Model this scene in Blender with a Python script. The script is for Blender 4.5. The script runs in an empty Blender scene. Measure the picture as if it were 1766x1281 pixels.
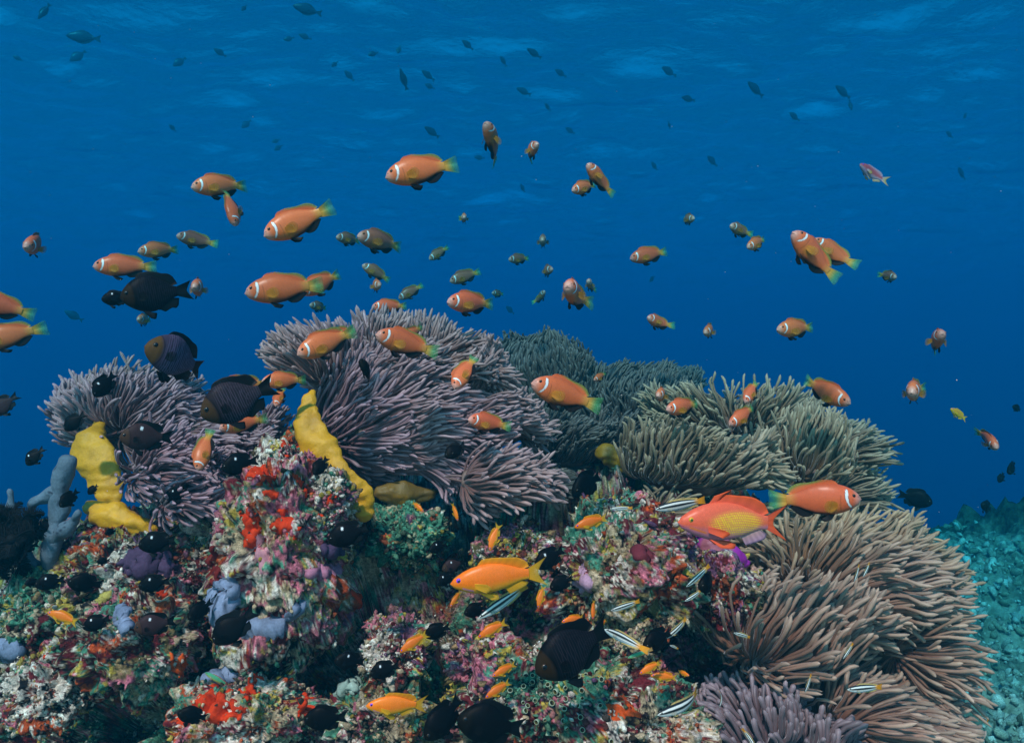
import bpy, math, random
import numpy as np
from mathutils import Vector, Matrix

# ------------------------------------------------------------------ camera, world, sun, exposure
SC = bpy.context.scene
COL = SC.collection
F = 1261.0                       # focal length in photo pixels (photo is 1766 x 1281)
CX, CY = 883.0, 640.5
cam = bpy.data.cameras.new("camera")
cam.sensor_fit = 'HORIZONTAL'
cam.sensor_width = 36.0
cam.lens = 36.0 * F / 1766.0
cam.clip_start, cam.clip_end = 0.02, 600.0
camo = bpy.data.objects.new("camera", cam)
COL.objects.link(camo)
camo.location = (0, 0, 0)
camo.rotation_euler = (math.pi / 2, 0, 0)
SC.camera = camo

SUN_EL, SUN_AZ = math.radians(50), math.radians(-20)   # behind the camera, a little to its left
sd = Vector((math.sin(SUN_AZ) * math.cos(SUN_EL), -math.cos(SUN_AZ) * math.cos(SUN_EL), math.sin(SUN_EL)))
sl = bpy.data.lights.new("sun", 'SUN')
sl.energy = 5.0
sl.angle = math.radians(3.0)
sl.color = (0.88, 0.275, 0.235)
so = bpy.data.objects.new("sun", sl)
COL.objects.link(so)
so.rotation_euler = (-sd).to_track_quat('-Z', 'Y').to_euler()

w = bpy.data.worlds.new("World")
SC.world = w
w.use_nodes = True
nt = w.node_tree
nt.nodes.clear()
sky = nt.nodes.new('ShaderNodeTexSky')
sky.sky_type = 'NISHITA'
sky.sun_disc = False
sky.sun_elevation = SUN_EL
sky.sun_rotation = math.atan2(sd.x, sd.y)
bg = nt.nodes.new('ShaderNodeBackground')
bg.inputs[1].default_value = 0.066
out = nt.nodes.new('ShaderNodeOutputWorld')
nt.links.new(sky.outputs[0], bg.inputs[0])
nt.links.new(bg.outputs[0], out.inputs[0])

SC.view_settings.view_transform = 'Standard'
SC.view_settings.look = 'None'
SC.view_settings.gamma = 1.0
SC.view_settings.exposure = 1.25
SC.render.engine = 'CYCLES'
cy = SC.cycles
cy.max_bounces = 6
cy.diffuse_bounces = 2
cy.glossy_bounces = 2
cy.transmission_bounces = 2
cy.transparent_max_bounces = 12
cy.volume_bounces = 0
cy.sample_clamp_indirect = 4.0
cy.use_denoising = True
cy.caustics_reflective = False
cy.caustics_refractive = False

# ------------------------------------------------------------------ helpers
RNG = np.random.RandomState(7)
random.seed(7)


def P(px, py, d):
    """The point seen at photo pixel (px, py) at depth d metres."""
    return np.array([(px - CX) / F * d, d, -(py - CY) / F * d])


def mixc(a, b, t):
    a, b = np.asarray(a, float), np.asarray(b, float)
    t = np.asarray(t, float)[:, None]
    return a * (1 - t) + b * t


def vnoise(p, seed=0):
    """Smooth value noise in [-1, 1] for an (n, 3) array."""
    i = np.floor(p).astype(np.int64)
    f = p - i
    f = f * f * f * (f * (f * 6 - 15) + 10)

    def h(a, b, c):
        n = (a * 374761393 + b * 668265263 + c * 2147483647 + seed * 974711) & 0xffffffff
        n = ((n ^ (n >> 13)) * 1274126177) & 0xffffffff
        n = ((n ^ (n >> 16)) * 2246822519) & 0xffffffff
        return ((n >> 8) & 0xffff) / 32767.5 - 1.0
    x, y, z = i[:, 0], i[:, 1], i[:, 2]
    fx, fy, fz = f[:, 0], f[:, 1], f[:, 2]
    r = 0
    for a, wx in ((0, 1 - fx), (1, fx)):
        for b, wy in ((0, 1 - fy), (1, fy)):
            for c, wz in ((0, 1 - fz), (1, fz)):
                r = r + h(x + a, y + b, z + c) * wx * wy * wz
    return r


def fbm(p, octv=4, seed=0, gain=0.5):
    p = np.asarray(p, float)
    r, a = 0, 1.0
    for k in range(octv):
        r = r + a * vnoise(p * (2.03 ** k) + 17.3 * k, seed + k)
        a *= gain
    return r


def sstep(a, b, x):
    t = np.clip((x - a) / (b - a), 0, 1)
    return t * t * (3 - 2 * t)


def curve(xs, pts):
    """Smooth interpolation through control points."""
    px_, py_ = np.array(pts, float).T
    n = 801
    g = np.linspace(px_[0], px_[-1], n)
    y = np.interp(g, px_, py_)
    k = 41
    ker = np.hanning(k)
    ker /= ker.sum()
    pad = np.concatenate([2 * y[0] - y[1:k // 2 + 1][::-1], y, 2 * y[-1] - y[-k // 2:-1][::-1]])
    ys = np.convolve(pad, ker, 'valid')[:n]
    return np.interp(xs, g, ys)


def mesh(name, V, quads=None, tris=None, col=None, mats=(), mat_idx=None, smooth=True):
    me = bpy.data.meshes.new(name)
    V = np.asarray(V, np.float32)
    me.vertices.add(len(V))
    me.vertices.foreach_set('co', V.ravel())
    loops, starts, tot = [], [], 0
    if quads is not None and len(quads):
        q = np.asarray(quads, np.int32)
        loops.append(q.ravel())
        starts.append(np.arange(len(q)) * 4)
        tot = q.size
    if tris is not None and len(tris):
        t = np.asarray(tris, np.int32)
        loops.append(t.ravel())
        starts.append(tot + np.arange(len(t)) * 3)
    L = np.concatenate(loops)
    S = np.concatenate(starts)
    me.loops.add(len(L))
    me.polygons.add(len(S))
    me.loops.foreach_set('vertex_index', L.astype(np.int32))
    me.polygons.foreach_set('loop_start', S.astype(np.int32))
    me.polygons.foreach_set('use_smooth', np.full(len(S), smooth))
    for m in mats:
        me.materials.append(m)
    if mat_idx is not None:
        me.polygons.foreach_set('material_index', np.asarray(mat_idx, np.int32))
    me.update(calc_edges=True)
    if col is not None:
        a = me.color_attributes.new('Col', 'FLOAT_COLOR', 'POINT')
        c = np.ones((len(V), 4), np.float32)
        col = np.asarray(col, np.float32)
        c[:, :col.shape[1]] = col
        a.data.foreach_set('color', c.ravel())
    return me


def link(name, me, parent=None, loc=None):
    o = bpy.data.objects.new(name, me)
    COL.objects.link(o)
    if parent is not None:
        o.parent = parent
    if loc is not None:
        o.location = loc
    return o


def tag(o, label=None, cat=None, group=None, kind=None):
    if label: o['label'] = label
    if cat: o['category'] = cat
    if group: o['group'] = group
    if kind: o['kind'] = kind
    return o


def grid_quads(nu, nv, wrap_v=False, off=0):
    """Quads of an nu x nv vertex grid, index = u * nv + v."""
    nvq = nv if wrap_v else nv - 1
    u, v = np.meshgrid(np.arange(nu - 1), np.arange(nvq), indexing='ij')
    v2 = (v + 1) % nv
    q = np.stack([u * nv + v, (u + 1) * nv + v, (u + 1) * nv + v2, u * nv + v2], -1)
    return q.reshape(-1, 4) + off


class Acc:
    """Collects several pieces into one mesh."""
    def __init__(s):
        s.V, s.Q, s.T, s.C, s.n = [], [], [], [], 0

    def add(s, V, quads=None, tris=None, col=None):
        V = np.asarray(V, float)
        s.V.append(V)
        if quads is not None and len(quads): s.Q.append(np.asarray(quads) + s.n)
        if tris is not None and len(tris): s.T.append(np.asarray(tris) + s.n)
        c = np.ones((len(V), 4))
        if col is not None:
            col = np.asarray(col, float)
            if col.ndim == 1: col = np.tile(col, (len(V), 1))
            c[:, :col.shape[1]] = col
        s.C.append(c)
        s.n += len(V)

    def mesh(s, name, mats, smooth=True):
        return mesh(name, np.concatenate(s.V), np.concatenate(s.Q) if s.Q else None, np.concatenate(s.T) if s.T else None,
                    np.concatenate(s.C), mats, smooth=smooth)


def frames(path):
    """Tangent, side and up vectors along an (n, 3) path, without twist."""
    t = np.gradient(path, axis=0)
    t /= np.linalg.norm(t, axis=1)[:, None] + 1e-12
    ref = np.array([0, -1.0, 0.05])
    a = np.cross(t[0], ref)
    if np.linalg.norm(a) < 1e-3: a = np.cross(t[0], [1, 0, 0])
    A = [a / np.linalg.norm(a)]
    for k in range(1, len(path)):
        v = A[-1] - t[k] * A[-1].dot(t[k])
        A.append(v / (np.linalg.norm(v) + 1e-12))
    A = np.array(A)
    return t, A, np.cross(t, A)


def loft(path, rad, ns=12, flat=1.0, noise=0.0, nscale=20.0, seed=0, cap=True):
    """A tube along a path; rad per point; flat squeezes it towards the camera axis."""
    path = np.asarray(path, float)
    rad = np.asarray(rad, float)
    if cap:                                    # rounded ends
        t0 = path[0] - path[1]; t0 /= np.linalg.norm(t0)
        t1 = path[-1] - path[-2]; t1 /= np.linalg.norm(t1)
        e = np.array([0.98, 0.85, 0.55, 0.0])
        r_ = np.array([0.1, 0.5, 0.82, 1.0])
        pre = path[0] + t0 * rad[0] * np.array([0.99, 0.86, 0.57, 0.0])[:, None] * 0.9
        post = path[-1] + t1 * rad[-1] * np.array([0.0, 0.57, 0.86, 0.99])[:, None] * 0.9
        path = np.concatenate([pre[:-1], path, post[1:]])
        rad = np.concatenate([rad[0] * r_[:-1], rad, rad[-1] * r_[::-1][1:]])
    t, A, B = frames(path)
    a = np.arange(ns) / ns * 2 * np.pi
    ca, sa = np.cos(a), np.sin(a)
    off = A[:, None, :] * ca[None, :, None] + B[:, None, :] * sa[None, :, None]
    V = path[:, None, :] + off * rad[:, None, None] * np.array([1, flat, 1])
    V = V.reshape(-1, 3)
    if noise:
        n = off.reshape(-1, 3)
        V = V + n * (fbm(V * nscale, 3, seed) * noise)[:, None]
    q = grid_quads(len(path), ns, True)
    m = len(V)
    V = np.concatenate([V, path[:1], path[-1:]])
    k = np.arange(ns)
    tr = np.concatenate([np.stack([np.full(ns, m), k, (k + 1) % ns], 1),
                         np.stack([np.full(ns, m + 1), m - ns + (k + 1) % ns, m - ns + k], 1)])
    return V, q, tr


def spline(pts, n):
    """Catmull-Rom through points -> (n, dim)."""
    p = np.asarray(pts, float)
    p = np.concatenate([2 * p[:1] - p[1:2], p, 2 * p[-1:] - p[-2:-1]])
    m = len(p) - 3
    u = np.linspace(0, m - 1e-6, n)
    i = u.astype(int)
    t = (u - i)[:, None]
    a, b, c, d = p[i], p[i + 1], p[i + 2], p[i + 3]
    return 0.5 * (2 * b + (c - a) * t + (2 * a - 5 * b + 4 * c - d) * t ** 2 + (3 * b - a - 3 * c + d) * t ** 3)


# ------------------------------------------------------------------ materials
def new_mat(name):
    m = bpy.data.materials.new(name)
    m.use_nodes = True
    t = m.node_tree
    return m, t, t.nodes['Principled BSDF'], t.links


def nd(t, kind, **kw):
    n = t.nodes.new(kind)
    for k, v in kw.items():
        if k in n.inputs: n.inputs[k].default_value = v
        else: setattr(n, k, v)
    return n


def attr_mat(name, rough=0.5, spec=0.4, vary=0.0, bump=None, sheen=None, alpha=False, sss=0.0, grain=0.0, grain_scale=60):
    """Principled whose base colour is the mesh's own colour attribute, with fine procedural grain."""
    m, t, b, L = new_mat(name)
    a = nd(t, 'ShaderNodeAttribute', attribute_name='Col')
    c = a.outputs['Color']
    tc = nd(t, 'ShaderNodeTexCoord')
    if vary:
        oi = nd(t, 'ShaderNodeObjectInfo')
        wn = nd(t, 'ShaderNodeTexWhiteNoise', noise_dimensions='1D')
        L.new(oi.outputs['Random'], wn.inputs['W'])
        m2 = nd(t, 'ShaderNodeMapRange')
        m2.inputs['To Min'].default_value = 0.495
        m2.inputs['To Max'].default_value = 0.505
        L.new(wn.outputs['Value'], m2.inputs['Value'])
        mr = nd(t, 'ShaderNodeMapRange')
        mr.inputs['To Min'].default_value = 1 - vary
        mr.inputs['To Max'].default_value = 1 + vary
        L.new(oi.outputs['Random'], mr.inputs['Value'])
        hs = nd(t, 'ShaderNodeHueSaturation')
        L.new(mr.outputs[0], hs.inputs['Value'])
        L.new(m2.outputs[0], hs.inputs['Hue'])
        L.new(c, hs.inputs['Color'])
        c = hs.outputs[0]
    if grain:
        n = nd(t, 'ShaderNodeTexNoise', Scale=grain_scale, Detail=6.0, Roughness=0.7)
        L.new(tc.outputs['Object'], n.inputs['Vector'])
        mr = nd(t, 'ShaderNodeMapRange')
        mr.inputs['From Min'].default_value = 0.3
        mr.inputs['From Max'].default_value = 0.7
        mr.inputs['To Min'].default_value = 1 - grain
        mr.inputs['To Max'].default_value = 1 + grain
        L.new(n.outputs['Fac'], mr.inputs['Value'])
        hs = nd(t, 'ShaderNodeHueSaturation')
        L.new(mr.outputs[0], hs.inputs['Value'])
        L.new(c, hs.inputs['Color'])
        c = hs.outputs[0]
    L.new(c, b.inputs['Base Color'])
    b.inputs['Roughness'].default_value = rough
    b.inputs['Specular IOR Level'].default_value = spec
    if sheen:
        b.inputs['Sheen Weight'].default_value = sheen[0]
        b.inputs['Sheen Roughness'].default_value = sheen[1]
        b.inputs['Sheen Tint'].default_value = (*sheen[2], 1)
    if sss:
        b.inputs['Subsurface Weight'].default_value = sss
        b.inputs['Subsurface Radius'].default_value = (0.004, 0.002, 0.001)
        b.inputs['Subsurface Scale'].default_value = 1.0
    if bump:
        n = nd(t, 'ShaderNodeTexNoise', Scale=bump[0], Detail=8.0, Roughness=0.65)
        L.new(tc.outputs['Object'], n.inputs['Vector'])
        bp = nd(t, 'ShaderNodeBump', Strength=bump[1], Distance=bump[2])
        L.new(n.outputs['Fac'], bp.inputs['Height'])
        L.new(bp.outputs[0], b.inputs['Normal'])
    if alpha:
        L.new(a.outputs['Alpha'], b.inputs['Alpha'])
    return m


M_SKIN = attr_mat('fish_skin', 0.36, 0.3, vary=0.16, grain=0.10, grain_scale=40)
M_FIN = attr_mat('fish_fin', 0.5, 0.15, alpha=True)
M_DARK = attr_mat('dark_scale_skin', 0.5, 0.06, vary=0.10)
M_EYE = attr_mat('fish_eye', 0.15, 0.5)

# ------------------------------------------------------------------ the water itself: haze box, surface, sea floor
def build_water():
    V = [(x, y, z) for x in (-70, 70) for y in (-0.7, 110) for z in (-13, 6.4)]
    q = [(0, 1, 3, 2), (4, 6, 7, 5), (0, 4, 5, 1), (2, 3, 7, 6), (0, 2, 6, 4), (1, 5, 7, 3)]
    m = bpy.data.materials.new('sea_water_volume')
    m.use_nodes = True
    t = m.node_tree
    t.nodes.clear()
    o = t.nodes.new('ShaderNodeOutputMaterial')
    v = t.nodes.new('ShaderNodeVolumePrincipled')
    v.inputs['Color'].default_value = (0.001, 0.067, 0.115, 1)
    v.inputs['Absorption Color'].default_value = (0.0, 0.76, 0.985, 1)
    v.inputs['Density'].default_value = 0.38
    v.inputs['Anisotropy'].default_value = 0.1
    t.links.new(v.outputs[0], o.inputs['Volume'])
    me = mesh('haze', V, q, mats=[m], smooth=False)
    ob = link('haze', me)
    tag(ob, kind='stuff')


def build_surface():
    nx, ny = 380, 420
    x = np.linspace(-50, 50, nx)
    y = -0.5 + 90 * np.linspace(0, 1, ny) ** 1.35
    X, Y = np.meshgrid(x, y, indexing='ij')
    p = np.stack([X.ravel(), Y.ravel(), np.zeros(nx * ny)], 1)
    z = 5.7 + 0.16 * fbm(p * np.array([0.35, 0.55, 1]), 2, 31) + 0.10 * fbm(p * np.array([0.9, 1.5, 1]) + 5, 2, 37) + 0.05 * fbm(p * np.array([2.2, 3.4, 1]) + 9, 2, 41)
    p[:, 2] = z
    m = bpy.data.materials.new('water_surface')
    m.use_nodes = True
    t = m.node_tree
    t.nodes.clear()
    L = t.links
    o = t.nodes.new('ShaderNodeOutputMaterial')
    tr = nd(t, 'ShaderNodeBsdfTransparent')
    tr.inputs[0].default_value = (0.75, 0.92, 1.0, 1)
    gl = nd(t, 'ShaderNodeBsdfGlossy', Roughness=0.05)
    gl.inputs['Color'].default_value = (0.9, 0.95, 1, 1)
    tc = nd(t, 'ShaderNodeTexCoord')
    n = nd(t, 'ShaderNodeTexNoise', Scale=3.2, Detail=4.0, Roughness=0.55)
    mp = nd(t, 'ShaderNodeMapping')
    mp.inputs['Scale'].default_value = (0.7, 1.0, 1.0)
    L.new(tc.outputs['Object'], mp.inputs[0])
    L.new(mp.outputs[0], n.inputs['Vector'])
    bp = nd(t, 'ShaderNodeBump', Strength=0.42, Distance=0.12)
    L.new(n.outputs['Fac'], bp.inputs['Height'])
    lw = nd(t, 'ShaderNodeLayerWeight', Blend=0.5)
    L.new(bp.outputs[0], lw.inputs['Normal'])
    L.new(bp.outputs[0], gl.inputs['Normal'])
    rp = nd(t, 'ShaderNodeMapRange')
    rp.inputs['From Min'].default_value = 0.24
    rp.inputs['From Max'].default_value = 0.52
    rp.inputs['To Max'].default_value = 0.76
    L.new(lw.outputs['Facing'], rp.inputs['Value'])
    mx = nd(t, 'ShaderNodeMixShader')
    L.new(rp.outputs[0], mx.inputs[0])
    L.new(tr.outputs[0], mx.inputs[1])
    L.new(gl.outputs[0], mx.inputs[2])
    L.new(mx.outputs[0], o.inputs['Surface'])
    tag(link('water_surface', mesh('water_surface', p, grid_quads(nx, ny), mats=[m])), kind='structure')


def build_floor():
    nx, ny = 700, 460
    x = np.linspace(-1, 1, nx)
    x = 6.5 * x + 50 * x ** 9
    y = 0.2 + 5.5 * np.linspace(0, 1, ny) + 90 * np.linspace(0, 1, ny) ** 6
    X, Y = np.meshgrid(x, y, indexing='ij')
    p = np.stack([X.ravel(), Y.ravel(), np.zeros(nx * ny)], 1)
    n1 = fbm(p * 1.1, 4, 51)
    n2 = fbm(p * 5.5, 4, 57, 0.6)
    n3 = fbm(p * 21.0, 2, 61, 0.6)
    lump = np.clip(n2 + 0.15, 0, None)
    z = -1.02 + 0.10 * n1 + 0.075 * lump + 0.026 * n3 - 0.42 * np.clip(p[:, 1] - 3.4, 0, 26) - 0.10 * np.clip(p[:, 0] + 0.2, -3, 0)
    # reef mound far to the right
    d = np.hypot((p[:, 0] - 3.35) / 1.35, (p[:, 1] - 4.35) / 0.9)
    z += np.exp(-d ** 2 * 1.1) * (0.58 + 0.05 * n1 + 0.022 * n2 + .03 * fbm(p * 13, 3, 66, .6) + .02 * n3)
    p[:, 2] = z
    live = sstep(.25, .6, np.exp(-d ** 2 * 1.1) + .25 * n2)      # living coral, darker than the rubble
    cov = mixc((1, 1, 1), (.30, .27, .23), live)
    m, t, b, L = new_mat('reef_rubble')
    tc = nd(t, 'ShaderNodeTexCoord')
    a = nd(t, 'ShaderNodeTexNoise', Scale=7.0, Detail=9.0, Roughness=0.72)
    L.new(tc.outputs['Object'], a.inputs['Vector'])
    r = nd(t, 'ShaderNodeValToRGB')
    e = r.color_ramp.elements
    e[0].position, e[0].color = 0.33, (0.05, 0.06, 0.05, 1)
    e[1].position, e[1].color = 0.66, (0.50, 0.48, 0.40, 1)
    x_ = e.new(0.47); x_.color = (0.20, 0.20, 0.15, 1)
    L.new(a.outputs['Fac'], r.inputs[0])
    at = nd(t, 'ShaderNodeAttribute', attribute_name='Col')
    mm = nd(t, 'ShaderNodeMix', data_type='RGBA', blend_type='MULTIPLY')
    mm.inputs['Factor'].default_value = 1.0
    L.new(r.outputs[0], mm.inputs[6])
    L.new(at.outputs['Color'], mm.inputs[7])
    L.new(mm.outputs[2], b.inputs['Base Color'])
    b.inputs['Roughness'].default_value = 0.9
    b.inputs['Specular IOR Level'].default_value = 0.1
    v = nd(t, 'ShaderNodeTexVoronoi', Scale=30.0)
    L.new(tc.outputs['Object'], v.inputs['Vector'])
    ad = nd(t, 'ShaderNodeMath', operation='ADD')
    L.new(a.outputs['Fac'], ad.inputs[0])
    L.new(v.outputs['Distance'], ad.inputs[1])
    bp = nd(t, 'ShaderNodeBump', Strength=0.9, Distance=0.03)
    L.new(ad.outputs[0], bp.inputs['Height'])
    L.new(bp.outputs[0], b.inputs['Normal'])
    tag(link('sea_floor', mesh('sea_floor', p, grid_quads(nx, ny), None, cov, [m])), kind='structure')
    return p


build_water()
build_surface()
FLOOR = build_floor()

# ------------------------------------------------------------------ fish
def body(top, bot, wid, xe, colf, nu=90, nv=36, pinch=1.0):
    """Fish body from side and plan profiles; x runs from snout (0) to tail root (xe), lengths in fish lengths."""
    u = np.linspace(0, 1, nu)
    x = xe * (0.35 * u + 0.65 * u ** 1.5)
    x[0] = 0.0
    tp, bt, wd = curve(x, top), curve(x, bot), curve(x, wid)
    e = np.sqrt(np.clip(x / 0.035, 0, 1))
    tp, bt, wd = tp * e + bt.mean() * 0, bt * e, wd * e
    a = np.arange(nv) / nv * 2 * np.pi
    s, c = np.sin(a), np.cos(a)
    mid, hh = (tp + bt) / 2, (tp - bt) / 2
    cc = np.sign(c) * np.abs(c) ** pinch
    V = np.stack([np.repeat(x[:, None], nv, 1), wd[:, None] * cc[None], mid[:, None] + hh[:, None] * s[None]], -1).reshape(-1, 3)
    q = grid_quads(nu, nv, True)
    U = V[:, 0]
    H = np.repeat(s[None], nu, 0).ravel()          # -1 belly .. 1 back
    C = colf(U, V[:, 2], H, V)
    return V, q, C


def side_y(V, x, z):
    """Half width of a body at (x, z)."""
    d = np.hypot(V[:, 0] - x, V[:, 2] - z)
    return abs(V[np.argmin(d), 1])


def fin(base, tip, colf, rows=7, th=0.006, rays=0):
    """Fin membrane between a base curve and a tip curve, both (n, 3); closed thin shell."""
    b, t = np.asarray(base, float), np.asarray(tip, float)
    n = len(b)
    r = np.linspace(0, 1, rows)
    Pn = b[:, None] * (1 - r)[None, :, None] + t[:, None] * r[None, :, None]
    du = np.gradient(Pn, axis=0)
    dv = np.gradient(Pn, axis=1)
    N = np.cross(du, dv)
    N /= np.linalg.norm(N, axis=-1)[..., None] + 1e-12
    s = np.linspace(0, 1, n)
    k = th * (1 - 0.85 * r)[None, :, None] * 0.5
    A, B = (Pn + N * k).reshape(-1, 3), (Pn - N * k).reshape(-1, 3)
    q = grid_quads(n, rows)
    m = n * rows
    edge = [(i * rows + rows - 1) for i in range(n)]
    rim = [(edge[i], edge[i + 1], edge[i + 1] + m, edge[i] + m) for i in range(n - 1)]
    for c0 in (0, n - 1):
        for j in range(rows - 1):
            rim.append((c0 * rows + j, c0 * rows + j + 1, c0 * rows + j + 1 + m, c0 * rows + j + m))
    Q = np.concatenate([q, q[:, ::-1] + m, np.array(rim)])
    S, R = np.repeat(s[:, None], rows, 1).ravel(), np.repeat(r[None], n, 0).ravel()
    C = colf(S, R)
    return np.concatenate([A, B]), Q, np.concatenate([C, C])


def sphere(c, r, nu=10, nv=14, sq=(1, 1, 1)):
    a = np.linspace(0, np.pi, nu)
    b = np.arange(nv) / nv * 2 * np.pi
    A, B = np.meshgrid(a, b, indexing='ij')
    n = np.stack([np.sin(A) * np.cos(B), np.cos(A), np.sin(A) * np.sin(B)], -1).reshape(-1, 3)
    return np.asarray(c) + n * r * np.asarray(sq), grid_quads(nu, nv, True), n


def bendf(V, amt, s_amt=0.0):
    V = np.array(V, float)
    x = V[:, 0]
    V[:, 1] += amt * np.clip(x - 0.30, 0, None) ** 2 * 1.6 + s_amt * np.clip(0.35 - x, 0, None) ** 2 * 1.6
    V[:, 0] -= abs(amt) * 0.25 * np.clip(x - 0.45, 0, None) ** 2
    return V


def rays(S, k):
    return 0.5 + 0.5 * np.cos(S * 2 * np.pi * k)


def line(pts, n):
    return spline(np.array(pts, float), n)


class Fish:
    """A species: list of (part name, V, quads, colours, material) in fish lengths."""
    def __init__(s, kind, cat):
        s.kind, s.cat, s.parts, s.cache = kind, cat, [], {}

    def add(s, name, V, q, C, mat):
        s.parts.append((name, V, q, C, mat))

    def meshes(s, b):
        if b not in s.cache:
            s.cache[b] = [(n, mesh(s.kind + '_' + n, bendf(V, b) - np.array([0.45, 0, 0]), q, None, C, [m])) for n, V, q, C, m in s.parts]
        return s.cache[b]

    def place(s, hx, hy, tx, ty, L, label, d, roll=0, away=False, b=0.0, group=None, fat=1.0):
        sx, sy = tx - hx, ty - hy
        sl_ = math.hypot(sx, sy)
        L = max(L, sl_ * 1.0001)
        k = math.sqrt(max(0, L * L - sl_ * sl_)) / L
        fw = np.array([-sx / L, (k if away else -k), sy / L])
        fw /= np.linalg.norm(fw)
        up = np.array([0, 0, 1.0]) - fw * fw[2]
        if np.linalg.norm(up) < 0.05: up = np.array([1.0, 0, 0])
        up /= np.linalg.norm(up)
        X = -fw
        Y = np.cross(up, X)
        r = math.radians(roll)
        Z2 = up * math.cos(r) + Y * math.sin(r)
        Y2 = np.cross(Z2, X)
        size = L * d / F
        c = P((hx + tx) / 2, (hy + ty) / 2, d)
        c = c - X * size * 0.05
        e = bpy.data.objects.new(s.kind, None)
        COL.objects.link(e)
        M = Matrix(((X[0], Y2[0], Z2[0], c[0]), (X[1], Y2[1], Z2[1], c[1]), (X[2], Y2[2], Z2[2], c[2]), (0, 0, 0, 1)))
        e.matrix_world = M @ Matrix.Diagonal((size, size * fat, size, 1))
        e.empty_display_size = 0.01
        for n, me in s.meshes(b):
            link(n, me, e)
        tag(e, label, s.cat, group)
        return e


def eye_part(fs, V, x, z, r, pupil, iris, rim=None, pr=0.62, sink=0.35):
    for sgn in (1, -1):
        y = side_y(V, x, z)
        v, q, n = sphere((x, sgn * (y - r * sink), z), r, sq=(1, 0.75, 1))
        rr = np.hypot(n[:, 0], n[:, 2])
        C = np.where(((rr < pr) & (n[:, 1] * sgn > 0))[:, None], pupil, iris)
        fs.add('eye', v, q, C, M_EYE)


def paired_fin(fs, name, b0, b1, tips, colf, V=None, rows=6, th=0.006, n=11):
    for sgn in (1, -1):
        m = np.array([1, sgn, 1])
        fs.add(name, *fin(line(np.array([b0, (np.array(b0) + np.array(b1)) / 2, b1]) * m, n), line(np.array(tips) * m, n), colf, rows, th), M_FIN)


def c4(C, a):
    return np.concatenate([C, np.asarray(a, float).reshape(-1, 1)], 1)


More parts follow.
